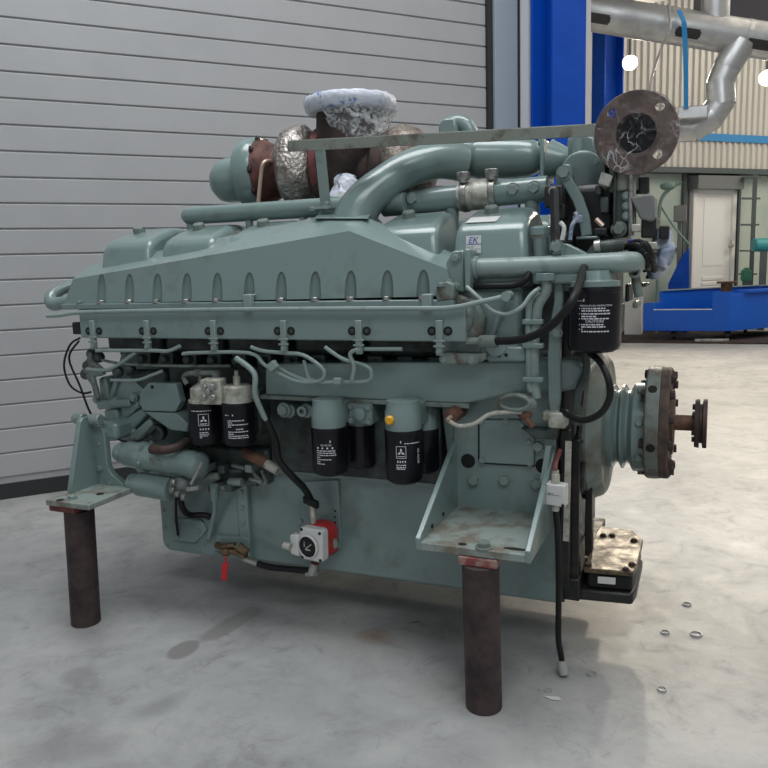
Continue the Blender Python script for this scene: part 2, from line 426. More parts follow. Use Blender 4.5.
# blue H-section column at the end of the door wall
OF = .36
ca, cb = ws(553, OF), ws(586, OF); cm = (ca+cb)/2; ch = (cb-ca)/2
colt = thing('steel_column', wp(cm, .2, 0), 'bright blue steel column of H section beside the grey sectional door', 'column')
s = MB(); wbox(s, cm-ch, cm+ch, .075, .10, 0, 6.9); s.build('flange', bluesteel, colt, .003)
s = MB(); wbox(s, cm-.01, cm+.01, .10, OF-.025, 0, 6.9); s.build('web', bluesteel, colt)
s = MB(); wbox(s, cm-ch, cm+ch, OF-.025, OF, 0, 6.9); s.build('flange', bluesteel, colt, .003)
s = MB(); wbox(s, cm-ch-.05, cm+ch+.05, .05, OF+.05, 0, .02); s.build('base_plate', bluesteel, colt)
s = MB(); wbox(s, ws(585.5, 0), ws(590.5, 0), -.2, 0, 0, 6.9); struct(s.build('trim_2', whitewall))

# far wall, its cladding, booth glazing and door
bf = V((math.sin(math.radians(45)), math.cos(math.radians(45)), 0)); nf = V((bf.y, -bf.x, 0))
F0 = atz(635, 334, 0)
def fp(s, off=0, z=0): return F0 + bf*s + nf*off + UP*z
def fbox(m, s0, s1, o0, o1, z0, z1):
    m.hexa([fp(s0, o0, z0), fp(s1, o0, z0), fp(s1, o1, z0), fp(s0, o1, z0), fp(s0, o0, z1), fp(s1, o0, z1), fp(s1, o1, z1), fp(s0, o1, z1)]); return m
def fpx(x, y): # wall coordinates of what stands on the far wall
    p = atpl(x, y, F0, nf); return (p-F0).dot(bf), p.z
s = MB()
pts = []
k = -2.6
prof = [(0, 0), (.05, 0), (.075, .04), (.125, .04), (.15, 0)]
ring0 = []
while k < 7.0:
    for du, o in prof[:4]: ring0.append((k+du, o))
    k += .15
lo = [s.bm.verts.new(fp(u, o, 3.06)) for u, o in ring0]; hi = [s.bm.verts.new(fp(u, o, 7)) for u, o in ring0]
for i in range(len(lo)-1): s.bm.faces.new([lo[i], lo[i+1], hi[i+1], hi[i]])
fbox(s, -2.6, 7, -.25, -.01, 3.06, 7)
wb = struct(s.build('wall_back', corr, ang=20))
s = MB(); fbox(s, -2.6, 7, .04, .06, 3.58, 3.72); struct(s.build('trim_3', stripe))
s = MB(); fbox(s, -2.6, 7, -.3, .12, 2.98, 3.08); struct(s.build('trim_4', shelfm))
s = MB(); fbox(s, -2.6, 7, -.30, -.25, 0, 3.0); struct(s.build('wall_back_lower', whitewall))
# booth: panels between posts
s0 = fpx(690, 230)[0]
for n_, (a, c_) in enumerate(((-2.6, s0-.05), (fpx(738, 230)[0]+.05, 7.0))):
    w_ = MB(); fbox(w_, a, c_, -.16, -.14, .55, 2.98); pw = struct(w_.build('window_%d' % (n_+1), glassw))
    fr = MB(); fbox(fr, a, c_, -.2, -.1, .45, .55)
    for u in (a, c_-.06): fbox(fr, u, u+.06, -.2, -.06, 0, 2.98)
    fbox(fr, a, c_, -.14, -.08, 1.55, 1.60) if n_ == 0 else None
    fr.build('window_frame', shelfm, pw)
a, c_ = fpx(693, 230)[0], fpx(736, 230)[0]
d2 = MB(); fbox(d2, a+.08, c_-.08, -.1, -.05, 0, 2.62); dd = struct(d2.build('door_2', whitedoor, None, .01))
s = MB(); fbox(s, a, a+.09, -.12, .0, 0, 2.70); fbox(s, c_-.09, c_, -.12, .0, 0, 2.70); fbox(s, a, c_, -.12, 0, 2.62, 2.72); s.build('door_frame', whitedoor, dd, .01)
u0, z0 = fpx(704, 266); u1, z1 = fpx(727, 199)
s = MB(); fbox(s, u0, u1, -.06, -.04, z0, z1); s.build('door_pane', frost, dd)
s = MB()
for k in range(5): fbox(s, u0, u1, -.06, -.035, .55+k*.1, .62+k*.1)
s.build('louvre', whitedoor, dd, .008)
s = MB(); hu = fpx(731, 246); s.tube([fp(hu[0], .0, hu[1]+.12), fp(hu[0], .06, hu[1]), fp(hu[0]-.12, .06, hu[1]-.02)], .015); s.build('door_handle', steel, dd)
s = MB(); u0, z0 = fpx(692, 191); u1, z1 = fpx(738, 177); fbox(s, u0, u1, -.1, .16, z0+.03, z1); struct(s.build('trim_5', greyp))
# ceiling
s = MB(); s.box((-14, -6, 7), (14, 26, 7.1)); struct(s.build('ceiling', ceilm))
s = MB(); fbox(s, 7.0, 7.2, -.3, 14, 0, 7); struct(s.build('wall_right', whitewall))
s = MB(); wbox(s, SW+.1, SW+.2, -11, -.3, 0, 7); struct(s.build('wall_bay', whitewall))

# ------------------------------------------------------------------ far things
# second blue column by the far wall
p = at(606, 200, 13.2)
t = thing('steel_column', V((p.x, p.y, 0)), 'distant dark blue steel column behind the exhaust flange, lit by the lamp', 'column')
s = MB(); s.obox(p*1+V((0, 0, 3.45-p.z)), bf*.17, nf*.012, UP*3.45); s.build('web', bluesteel, t)
for k in (-1, 1):
    s = MB(); s.obox(V((p.x, p.y, 3.45))+bf*.17*k, bf*.012, nf*.16, UP*3.45); s.build('flange', bluesteel, t)

# ventilation duct
dp = lambda x, y, Y: at(x, y, Y)
A0 = at(540, 5, 8.3); A1 = at(830, 51, 9.0)
t = thing('ventilation_duct', (A0+A1)/2, 'large round galvanised ventilation duct with a bent branch, crossing high behind the blue column', 'duct')
rd = sz(at(660, 24, 8.6), 17)
s = MB(); s.cyl(A0, A1, rd, n=40); s.build('main_pipe', galv, t)
dirA = (A1-A0).normalized()
for x in (670, 752):
    q = A0+dirA*((at(x, 24+(x-660)*.157, 8.55)-A0).dot(dirA)); s = MB(); s.cyl(q-dirA*.02, q+dirA*.02, rd*1.02, n=40); s.build('joint_band', galv, t)
for x, y in ((598, 18.5), (688, 33), (759, 44.5)):                 # dark slotted grilles on its side
    v = ray(x, y); u_ = v.normalized()
    q = None
    # nearest hit on the pipe
    w = C-A0; dd_ = dirA
    ad = u_-dd_*u_.dot(dd_); aw = w-dd_*w.dot(dd_)
    a_, b_, c2 = ad.dot(ad), 2*ad.dot(aw), aw.dot(aw)-rd*rd
    disc = b_*b_-4*a_*c2
    if disc > 0:
        q = C+u_*((-b_-math.sqrt(disc))/(2*a_))
        nrm = (q-A0-dd_*(q-A0).dot(dd_)).normalized(); tt = nrm.cross(dd_)
        s = MB()
        for k in range(5):
            an = (k-2)*.105
            nn = nrm*math.cos(an)+tt*math.sin(an)
            hw = .120 if abs(k-2) < 2 else .108
            s.obox(A0+dd_*(q-A0).dot(dd_)+nn*(rd+.002), dd_*hw, nn.cross(dd_)*rd*.062, nn*.004)
        s.build('grille', darkhole, t)
# branch: vertical riser and elbow with segments
q0 = A0+dirA*((at(716, 36, 8.62)-A0).dot(dirA))
s = MB(); s.cyl(q0, q0+UP*1.6, rd*.78, n=32); s.build('riser', galv, t)
t2 = t
el = [(741, 44), (728, 65), (720, 84), (721, 102), (711, 117), (694, 128), (680, 129)]
for i in range(len(el)-1):
    pa, pb = at(*el[i], 8.75), at(*el[i+1], 8.75)
    ex = (pb-pa).normalized()*.03
    s = MB(); s.cyl(pa-ex, pb+ex, rd*.80-.004*(i % 2), n=28); s.build('bend_segment', galv, t2)
q = at(693, 114, 8.6)
s = MB(); s.obox(q, (at(709, 113, 8.6)-at(679, 115, 8.6))/2, V((0, .12, 0)), UP*.06); s.build('damper_box', galv, t2, .01)
s = MB(); s.obox(at(760, -8, 11.5), V((.78, 0, 0)), V((0, .15, 0)), UP*.42); s.obox(at(690, -22, 11.5), V((2.2, 0, 0)), V((0, .12, 0)), UP*.2); struct(s.build('trim_6', ceilm))
# blue strap over the duct
rs_ = [at(679, 10, 8.28), at(684, 22, 8.2), at(685, 40, 8.25), at(686, 75, 8.35), at(686, 108, 8.45)]
s = MB()
w_ = R*.024
for i in range(len(rs_)-1):
    c0, c1 = rs_[i], rs_[i+1]
    s.hexa([c0-w_, c0+w_, c0+w_+V((0, .012, 0)), c0-w_+V((0, .012, 0)), c1-w_, c1+w_, c1+w_+V((0, .012, 0)), c1-w_+V((0, .012, 0))])
tag(s.build('lashing_strap', strap), 'light blue strap hanging from the round duct', 'strap')
s = MB(); s.tube([at(668, 5, 8.35), at(670, 30, 8.2), at(662, 46, 8.4), at(654, 70, 8.5), at(650, 90, 8.5), at(648, 150, 8.5)], .012); tag(s.build('hanging_cable', galv), 'thin grey cable dangling from the duct behind the exhaust flange', 'cable')
# flood lamps
for x, y, lb in ((630, 62, 'glowing flood lamp under the duct just above the exhaust flange'), (767, 77, 'glowing flood lamp at the right edge, beside the bent branch duct')):
    p = at(x, y, 13.0)
    t = thing('flood_lamp', p, lb, 'lamp', 'flood lamps by the far wall')
    to = (C-p).normalized()
    aim = V((to.x, to.y, -.5)).normalized()
    u_, v_, _ = frame(aim)
    s = MB(); s.lathe(p-aim*.10, aim, [(0, .05), (.02, .08), (.10, .11), (.15, .115)], 24); s.build('housing', greyp, t)
    s = MB(); s.lathe(p+aim*.05, aim, [(0, .108), (.02, .10), (.03, .06), (.035, .01)], 24); s.build('lamp_face', lampm, t)
    s = MB(); s.cyl(p-aim*.04, p-aim*.04+UP*(7-p.z), .02); s.build('hanger_rod', greyp, t)
    ld = bpy.data.lights.new('flood', 'SPOT'); ld.energy = 620; ld.spot_size = 2.6; ld.spot_blend = .8; ld.color = (1, .88, .7); ld.shadow_soft_size = .15
    lo_ = bpy.data.objects.new('flood', ld); COL.objects.link(lo_); lo_.location = p+aim*.12; lo_.rotation_mode = 'QUATERNION'; lo_.rotation_quaternion = V((0, 0, -1)).rotation_difference(aim)

# ------------------------------------------------------------------ blue open tank on its dolly
Yt = 13.8
def tk(x, y, back=0): return at(x, y, Yt)
c_bl, c_br = at(643, 329, Yt), at(729, 333, Yt)
zb = (c_bl.z+c_br.z)/2; wv = V((c_br.x-c_bl.x, 0, 0)); X0 = c_bl.x; Wd = wv.x
# length direction: along the right side, away to the right
ld_ = V((.66, .75, 0)).normalized()
zt = at(716, 292, Yt).z; zn = at(680, 310, Yt).z; zr = zt+.02
O = V((X0, Yt, 0)); E1 = V((1, 0, 0)); E2 = ld_
def tb(m, a0, a1, l0, l1, z0, z1):
    P = lambda a, l, z: O+E1*a+E2*l+UP*z
    m.hexa([P(a0, l0, z0), P(a1, l0, z0), P(a1, l1, z0), P(a0, l1, z0), P(a0, l0, z1), P(a1, l0, z1), P(a1, l1, z1), P(a0, l1, z1)]); return m
tank = thing('blue_tank', O+E1*Wd/2+E2*1.5+UP*zb, 'open bright blue steel trough with a notched end on the floor at right', 'trough')
Lt = 2.6; th = .05
s = MB(); tb(s, .004, Wd-.004, .004, Lt-.004, zb+.003, zb+.04); s.build('bottom', tankblue, tank)
s = MB(); tb(s, .17, Wd*.80, 0, th, zb, zn); tb(s, 0, .17, 0, th, zb, zn+.12); tb(s, Wd*.80, Wd, 0, th, zb, zt); s.build('notched_end', tankblue, tank, .004)
s = MB(); tb(s, 0, th, th, .35, zb, zn+.12); tb(s, 0, th, .35, Lt-th, zb, zr); s.build('side', tankblue, tank, .004)
s = MB(); tb(s, Wd-th, Wd, th, Lt-th, zb, zt-.03); tb(s, Wd-th-.06, Wd+.08, .3, Lt, zt-.03, zt+.02); s.build('side', tankblue, tank, .004)
s = MB(); tb(s, 0, Wd, Lt-th, Lt, zb, zr); s.build('back_end', tankblue, tank)
s = MB(); tb(s, .17, Wd*.8, -.01, .06, zn, zn+.015); s.build('notch_edge', whitepl, tank)
s = MB(); tb(s, 0, .1, .35, Lt, zr, zr+.02); tb(s, 0, Wd, Lt-.1, Lt+.02, zr, zr+.02); s.build('rim', pipem, tank)
for a in (.25, Wd-.25):
    for l in (.35, Lt-.5):
        s = MB(); P = O+E1*a+E2*l; s.cyl(P+UP*.10+E1*-.03, P+UP*.10+E1*.03, .10, n=20); s.box((P.x-.05, P.y-.05, .12), (P.x+.05, P.y+.05, zb)); s.build('castor', blackm, tank)
# board under it and parts on the floor
s = MB(); q = at(700, 341, Yt+.2); s.box((q.x-1.45, Yt-.2, 0), (q.x+2.6, Yt+1.9, .03)); tag(s.build('floor_board', rust, None, .004), 'thin dark board on the floor under the blue trough', 'board')
s = MB(); q = at(712, 335, Yt+.15); s.obox(V((q.x, Yt-.1, .052)), V((.26, .03, 0)), V((0, .05, 0)), UP*.022); tag(s.build('steel_offcut', steel, None, .006), 'shiny steel offcut on the board below the trough', 'offcut')
s = MB(); q = at(724, 288, Yt+.6); s.box((q.x-.05, q.y-.12, zr-.25), (q.x+.13, q.y+.12, q.z+.08)); s.box((q.x-.12, q.y-.15, q.z+.08), (q.x+.2, q.y+.15, q.z+.11)); tag(s.build('rusty_clamp', rustor, None, .005), 'small rusty clamp standing on the rim of the blue trough', 'clamp')
# machines and shelves right of the door
q = at(764, 245, 16.3)
t = thing('pump', V((q.x, q.y, 0)), 'teal pump on a stand right of the white door', 'pump')
s = MB(); s.cyl(q-R*.2, q+R*.26, .125, n=24); s.build('motor', teal, t, .02)
s = MB(); s.box((q.x-.06, q.y-.06, 0), (q.x+.06, q.y+.06, q.z-.1)); s.build('stand', shelfm, t)
q = at(746, 276, 16.5)
t = thing('pump', V((q.x, q.y, 0)), 'small dark green pump below the teal one beside the white door', 'pump')
s = MB(); s.lathe(q-UP*.2, UP, [(.1, .08), (.15, .10), (.3, .09), (.36, .03)], 20); s.build('motor', greenm, t)
s = MB(); s.box((q.x-.06, q.y-.06, 0), (q.x+.06, q.y+.06, q.z-.1)); s.build('stand', shelfm, t)
q = at(753, 230, 16.85)
t = thing('storage_rack', V((q.x, q.y, 0)), 'tall dark steel rack with shelf arms right of the white door', 'rack')
s = MB(); s.box((q.x-.04, q.y-.04, 0), (q.x+.04, q.y+.04, 2.95)); s.build('upright', shelfm, t)
for z in (1.05, 1.5, 2.0, 2.5, 2.9):
    s = MB(); s.obox(V((q.x-.06, q.y, z)), R*.18, V((0, .08, 0)), UP*.015); s.build('shelf', shelfm, t)
q = at(678, 270, 14.0)
s = MB(); s.prism([at(668, 284, 15.4), at(689, 284, 15.4), at(689, 248, 15.4), at(683, 254, 15.4)], (0, .3, 0)); 
s.box((at(668, 284, 15.4).x, 15.4, 0), (at(689, 284, 15.4).x, 15.7, at(680, 284, 15.4).z+.01))
tag(s.build('blue_cabinet', bluesteel, None, .01), 'dark blue slant topped cabinet against the booth glazing', 'cabinet')
# arm behind glass
s = MB(); s.tube([at(659, 215, 15.2), at(662, 198, 15.2), at(672, 187, 15.2), at(682, 182, 15.2)], .035); s.tube([at(660, 205, 15.2), at(675, 228, 15.2), at(690, 245, 15.2)], .02)
s.tube([at(659, 215, 15.2), V((at(659, 215, 15.2).x, 15.2, 0))], .03, smooth=False)
s.ball(at(668, 186, 15.2), .10, (1.4, .8, .8)); tag(s.build('suction_arm', mat('dull_arm_green', (.17, .26, .22), .5)), 'jointed green suction arm in front of the booth glazing', 'arm')
q = at(678, 215, 14.4); s = MB(); s.box((at(674, 200, 15.5).x, 15.45, at(671, 222, 15.5).z), (at(687, 200, 15.5).x, 15.65, at(671, 206, 15.5).z)); s.box((at(680, 200, 15.5).x-.04, 15.72, 0), (at(680, 200, 15.5).x+.04, 15.8, at(671, 208, 15.5).z)); s.box((at(680, 200, 15.5).x-.04, 15.6, at(671, 215, 15.5).z), (at(680, 200, 15.5).x+.04, 15.8, at(671, 212, 15.5).z))
tag(s.build('control_cabinet', greyp, None, .01), 'grey control cabinet on a leg behind the suction arm', 'cabinet')
# white boxes at foot of wall, seen beside the filter
s = MB(); q0, q1 = atz(624, 336, 0), atz(641, 336, 0); s.hexa([q0, q1, q1+V((0, .4, 0)), q0+V((0, .4, 0)), q0+UP*.75, q1+UP*.75, q1+V((0, .4, .75)), q0+V((0, .4, .75))]); tag(s.build('white_box', whitewall, None, .01), 'white box on the floor left of the blue trough', 'box')

# ================================================================== SUPPORT POSTS
for nm, (bx, by), (tx, ty), rr, lab in (('r', (-.636, 2.208), (-.640, 2.20), .058, 'brown steel tube post standing under the near engine bracket'),
                                        ('l', (-2.322, 2.235), (-2.30, 2.232), .058, 'brown steel tube post standing under the far left engine bracket')):
    s = MB(); s.cyl((bx, by, 0), (tx, ty, .485), rr, n=36)
    tag(s.build('support_post', postm, None, .003), lab, 'post', 'posts holding up the engine')
    s = MB(); cx = tx-(.0 if nm == 'r' else .025); s.box((cx-(.060 if nm == 'r' else .068), ty-(.04 if nm == 'r' else .062), .485), (cx+.062, ty+.085, .513))
    tag(s.build('packing_plate', packm if nm == 'r' else redm, None, .003), ('scuffed red packing plate on top of the near post' if nm == 'r' else 'dull red packing plate on top of the far left post'), 'plate', 'plates between posts and brackets')
#ENGINE
# ================================================================== ENGINE
eng = thing('engine', (-1.3, 3.0, .2), 'huge grey-green V12 diesel engine standing on short steel posts in the workshop', 'engine')
def part(mb, name, m, bevel=0., label=None, parent=None, **k):
    o = mb.build(name, m, parent or eng, bevel, **k)
    if label: o['label'] = label
    return o
def xs(px, py, Y): return at(px, py, Y).x
def zs(px, py, Y): return at(px, py, Y).z

# --- oil sump
s = MB(); s.box((-1.80, 2.60, .20), (-.475, 3.40, .605))
sump = part(s, 'oil_sump', paint, .012)
s = MB()                                                       # left end cover with rounded lower corner
pl = [(-2.195, .62), (-2.195, .25)]+[(-2.150-.045*math.cos(a), .245-.045*math.sin(a)) for a in (0, .4, .8, 1.2, 1.57)]+[(-1.76, .20), (-1.76, .62)]
s.prism([(x, 2.585, z) for x, z in pl], (0, .8, 0)); cov = part(s, 'sump_cover', paint, .006, parent=sump)
s = MB(); s.box((-1.785, 2.574, .20), (-1.735, 2.60, .61)); part(s, 'seam_strip', paint, .004, parent=sump)
for k in range(6): bolt(sump, (-1.76, 2.574, .24+k*.066), NY, .009)
for x in (-2.17, -2.10, -2.0, -1.9, -1.82): bolt(sump, (x, 2.585, .222), NY, .007)
for z in (.30, .38, .46, .54): bolt(sump, (-2.175, 2.585, z), NY, .007)
s = MB()                                                       # diamond inspection cover
ps = [(168, 518), (196, 520), (203, 530), (192, 543), (168, 541)]
s.prism([at(x+4, y, 2.574) for x, y in ps], (0, .02, 0)); part(s, 'inspection_cover', paint, .004, parent=sump)
for x, y in ((175, 523), (199, 531), (178, 537)): bolt(sump, at(x, y, 2.573), NY, .008)
s = MB(); s.box((-1.80, 2.575, .595), (-.475, 3.42, .635)); part(s, 'sump_flange', paint, .004)
# drain boss plate
s = MB(); s.prism([at(x, y, 2.565) for x, y in ((216, 535), (249, 538), (249, 552), (214, 552))], (0, .03, 0)); part(s, 'drain_boss', paint, .005, parent=sump)
# gauge plate with row of holes
s = MB(); s.prism([at(x, y, 2.585) for x, y in ((300, 482), (338, 480), (341, 548), (334, 553), (322, 553), (300, 530))], (0, .02, 0)); gp = part(s, 'gauge_plate', paint, .003, parent=sump)
for k in range(5):
    q = at(335, 511+k*5.8, 2.584); s = MB(); s.cyl(q, q+V((0, .004, 0)), .0045, n=12); part(s, 'hole', hole, parent=sump)
# near bottom end plate
s = MB(); s.box((-.475, 2.62, .20), (-.455, 3.38, .62)); part(s, 'sump_end_plate', grimy_shaded, .003)

# --- block
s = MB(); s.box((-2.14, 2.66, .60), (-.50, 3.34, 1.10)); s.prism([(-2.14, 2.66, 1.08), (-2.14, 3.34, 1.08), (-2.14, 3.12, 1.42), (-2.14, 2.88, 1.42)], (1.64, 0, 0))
block = part(s, 'cylinder_block', grimy_shaded, .02)
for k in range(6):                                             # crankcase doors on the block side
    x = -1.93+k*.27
    s = MB(); s.box((x-.10, 2.635, .66), (x+.10, 2.67, .86)); part(s, 'crankcase_door', grimy_shaded, .012, parent=block)

# --- cylinder heads and valve covers on the near bank (and far bank)
def valve_cover(x, side):
    yy = (lambda y: y) if side < 0 else (lambda y: 6.0-y)
    s = MB()
    prof = [(2.49, 1.32, .136), (2.512, 1.495, .126), (2.535, 1.533, .120), (2.60, 1.560, .112), (2.70, 1.590, .102), (2.80, 1.592, .102), (2.86, 1.55, .110), (2.88, 1.32, .13)]
    vl = [s.bm.verts.new((x-w, yy(y), z)) for y, z, w in prof]; vr = [s.bm.verts.new((x+w, yy(y), z)) for y, z, w in prof]
    n = len(prof)
    for v_ in vl+vr: v_.co.x += .028 if side < 0 else 0
    for i in range(n): s.bm.faces.new([vl[i], vl[(i+1) % n], vr[(i+1) % n], vr[i]])
    s.bm.faces.new(vl); s.bm.faces.new(vr[::-1])
    vc = part(s, 'valve_cover', paint, .026, seg=4)
    s = MB(); s.lathe((x, yy(2.648), 1.560), (0, -.28 if side < 0 else .28, .96), [(0, .034), (.012, .034), (.014, .025), (.034, .025), (.040, .020)], 8)
    c = part(s, 'cover_cap', dirty, .002, parent=vc)
    f0 = 2.47 if x > -.8 else 2.55
    s = MB(); s.box((x-.142, min(yy(f0), yy(2.88)), 1.08), (x+.142, max(yy(f0), yy(2.88)), 1.325)); h = part(s, 'cylinder_head', paint if x > -.8 else grimy_shaded, .02)  # heads under the gallery cover take the shade-darkened paint
    return vc, h
CX = [-.715-.3055*k for k in range(6)]
vcs = []
for k, x in enumerate(CX):
    vc, h = valve_cover(x, -1); vcs.append(vc)
for x in CX: valve_cover(x, 1)
# stickers on the nearest cover
def on_plane(p, u, v, n): return lambda a, b, w: p+u*a+v*b+n*(.0012+w)
q = V((CX[0]-.045, 2.5245, 1.475)); uu = V((1, 0, 0)); vv = V((0, .022, .175)).normalized(); nn = uu.cross(vv)*1
pc = V((CX[0]-.026, 2.49+.022*.83, 1.32+.175*.83))
w2, h2 = .026, .029
st = flat_to(on_plane(pc, uu, vv, nn), [rect(-w2, -h2, 2*w2, 2*h2)], 'sticker', whitepl, vcs[0], 'white EK sticker')
t_ = text_mesh('EK', .030); 
for v_ in t_.vertices: v_.co.x += (v_.co.y)*.25
t_ = moved(t_, -.002, .004)
flat_to(on_plane(pc+nn*.001, uu, vv, nn), [t_, rect(-.024, -.001, .05, .0025)], 'lettering', bluep, vcs[0])
flat_to(on_plane(pc+nn*.001, uu, vv, nn), lines(-.024, .024, [-.010, -.017, -.024, -.030], .003, 3), 'lettering', castal, vcs[0])
s = MB(); a_, b_ = V((0, 2.535, 1.533)), V((0, 2.60, 1.560)); vv2 = (b_-a_).normalized(); nn2 = V((1, 0, 0)).cross(vv2)
lab = flat_to(on_plane(V((CX[0]-.012, 0, 0))+a_*.48+b_*.52, V((1, 0, 0)), vv2, nn2), [([(-.052, -.026), (.052, -.026), (.058, .026), (-.046, .026)], None)], 'sticker', whitepl, vcs[0], 'blank white label')

# --- intake manifold with scalloped face
FB_l, FB_r = at(64, 304, 2.42), at(455, 296, 2.42)
def onface(x, y):
    Y = 2.44
    for _ in range(6): Y = 2.42+.12*(at(x, y, Y).z-FB_l.z)
    return at(x, y, Y)
RL, RP, RR = onface(73, 279), onface(349, 231), onface(447, 269)
BL, PL, PRt, BR = at(88, 266, 2.56), at(317, 217, 2.565), at(366, 217, 2.565), at(458, 257, 2.53)
s = MB(); bm = s.bm
fl_ = [FB_l, FB_r, RR, RP, RL]
zb_ = FB_l.z
bk = [V((FB_l.x, 2.60, zb_)), V((FB_r.x, 2.60, zb_)), BR+V((0, .05, 0)), PRt, PL, BL]
vf = [bm.verts.new(p) for p in fl_]; vb = [bm.verts.new(p) for p in bk]
bm.faces.new(vf); bm.faces.new([vf[0], vb[0], vb[1], vf[1]]); bm.faces.new([vf[1], vb[1], vb[2], vf[2]])
bm.faces.new([vf[2], vb[2], vb[3], vf[3]]); bm.faces.new([vf[3], vb[3], vb[4]]); bm.faces.new([vf[3], vb[4], vb[5], vf[4]]); bm.faces.new([vf[4], vb[5], vb[0], vf[0]]); bm.faces.new(vb[::-1])
man = part(s, 'intake_manifold', paint)
man.data.materials[0] = paint
SCX = [101, 129, 157, 186.5, 217, 249, 281, 315, 350.5, 387, 423]
cut = MB()
for x in SCX:
    q = at(x, 297.5, 2.42); r_ = .0235
    m_ = [(q.z-.03, r_), (q.z+.02, r_), (q.z+.050, r_*.90), (q.z+.070, r_*.74), (q.z+.084, r_*.50), (q.z+.090, r_*.25), (q.z+.092, .002)]
    cut.rings([[V((q.x+rr*math.cos(a), 2.420+.12*(z-FB_l.z)+rr*1.0*math.sin(a), z)) for a in [2*math.pi*i/20 for i in range(20)]] for z, rr in m_])
co = cut.build('cutter', paint)
bo = man.modifiers.new('b', 'BOOLEAN'); bo.object = co; bo.operation = 'DIFFERENCE'; bo.solver = 'EXACT'
bpy.context.view_layer.update()
me = bpy.data.meshes.new_from_object(man.evaluated_get(bpy.context.evaluated_depsgraph_get()))
man.modifiers.clear(); man.data = me; me.shade_smooth(); me.set_sharp_from_angle(angle=math.radians(30))
bpy.data.objects.remove(co)
bv = man.modifiers.new('bevel', 'BEVEL'); bv.width = .008; bv.segments = 3; bv.limit_method = 'ANGLE'; bv.angle_limit = math.radians(24)
s = MB(); s.box((FB_l.x, 2.403, zb_-.022), (FB_r.x+.0, 2.62, zb_+.001)); part(s, 'manifold_flange', paint, .004)
for x in SCX: 
    q = at(x, 297.5, 2.42); bolt(man, (q.x, 2.417, zb_+.002), UP, .0135, steel, .013)
q = at(80, 298, 2.42); bolt(man, (q.x, 2.412, zb_+.004), UP, .0095)
# little vertical strap in the middle of the manifold flange
for x in (248, 427):
    a_ = at(x, 297, 2.395); b_ = at(x, 309, 2.395); s = MB(); s.box((a_.x-.018, 2.385, b_.z-.01), (a_.x+.018, 2.41, a_.z+.008)); s.box((a_.x-.018, 2.385, a_.z), (a_.x+.018, 2.44, a_.z+.01)); part(s, 'strap', pipem, .004, parent=man)
# rear elbow at the left end of the manifold
s = MB(); s.tube([at(76, 300, 2.5), at(62, 303, 2.5), at(53, 304, 2.5), at(51, 297, 2.52), at(60, 290, 2.56), at(72, 285, 2.6)], [.027, .028, .028, .027, .026, .026], 16); part(s, 'manifold_elbow', paint)
# thin rail pipe along the front
s = MB(); s.tube([at(47, 316, 2.37), at(62, 315, 2.37), at(90, 312, 2.37), at(230, 309.5, 2.37), at(400, 308.5, 2.37), at(449, 308, 2.37)]+[at(480, 302, 2.38), at(507, 296, 2.40)], .0085, 10, sub=3); part(s, 'leak_off_pipe', pipem)
s = MB(); q = at(507, 296, 2.40); s.cyl(q+V((0, -.016, 0)), q+V((0, .03, 0)), .016, n=16); s.tube([q, at(500, 312, 2.43), at(492, 336, 2.46)], .008); part(s, 'pipe_union', pipem)
s = MB(); s.tube([at(467, 287, 2.42), at(480, 299, 2.39), at(493, 311, 2.39), at(508, 314, 2.40), at(522, 307, 2.41), at(531, 295, 2.43), at(540, 288, 2.45)], .0075); part(s, 'thin_pipe', pipem)

# --- fuel gallery cover below the manifold
za, zbx = 1.150, 1.265
s = MB(); s.box((at(80, 330, 2.40).x, 2.40, za), (at(466, 330, 2.40).x, 2.52, zbx)); rail = part(s, 'gallery_cover', paint, .006)
s = MB(); s.box((at(76, 330, 2.41).x, 2.43, zbx-.002), (at(466, 330, 2.40).x, 2.6, zb_-.014)); part(s, 'gallery_spacer', grimy_shaded)
CL = [94, 148, 214.5, 284.5, 359.5, 440]
for i, x in enumerate(CL):
    q = at(x, 331, 2.40)
    for dx in (-.028, .028):
        s = MB(); s.lathe((q.x+dx, 2.3975, q.z), (0, 1, 0), [(0, .0155), (.001, .0155), (.002, .014)], 20); part(s, 'bolt_pocket', hole, parent=rail)
        bolt(rail, (q.x+dx, 2.3985, q.z), NY, .0085, grimy_shaded, .004)
    s = MB(); s.box((q.x-.0115, 2.386, 1.105), (q.x+.0115, 2.402, 1.222)); s.box((q.x-.020, 2.383, 1.150), (q.x+.020, 2.395, 1.158)); s.box((q.x-.020, 2.383, 1.132), (q.x+.020, 2.395, 1.140)); c = part(s, 'pipe_clip', pipem, .003, parent=rail)
    bolt(rail, (q.x, 2.386, 1.118), NY, .009)
# end bracket, rusty, right of gallery
s = MB(); s.prism([at(x, y, 2.43) for x, y in ((452, 293), (476, 300), (484, 318), (482, 334), (474, 345), (463, 345), (458, 320))], (0, .12, 0)); s.ball(at(464, 318, 2.43), .035, (1, .6, 1.4)); part(s, 'end_cover', dirty, .012)
s = MB(); s.prism([at(x, y, 2.40) for x, y in ((436, 286), (447, 281), (454, 284), (454, 300), (436, 302))], (0, .15, 0)); e_ = part(s, 'lifting_lug', dirty, .006)
bolt(e_, at(441, 286, 2.40), UP, .012); bolt(e_, at(449, 283, 2.42), UP, .012)
# small bolted bracket underneath
s = MB(); s.prism([at(x, y, 2.42) for x, y in ((440, 353), (478, 354), (486, 352), (486, 359), (476, 365), (440, 364))], (0, .15, 0)); b_ = part(s, 'pipe_bracket', dirty, .004)
for x, y in ((444, 359), (472, 360)): bolt(b_, at(x, y, 2.42), NY, .013)

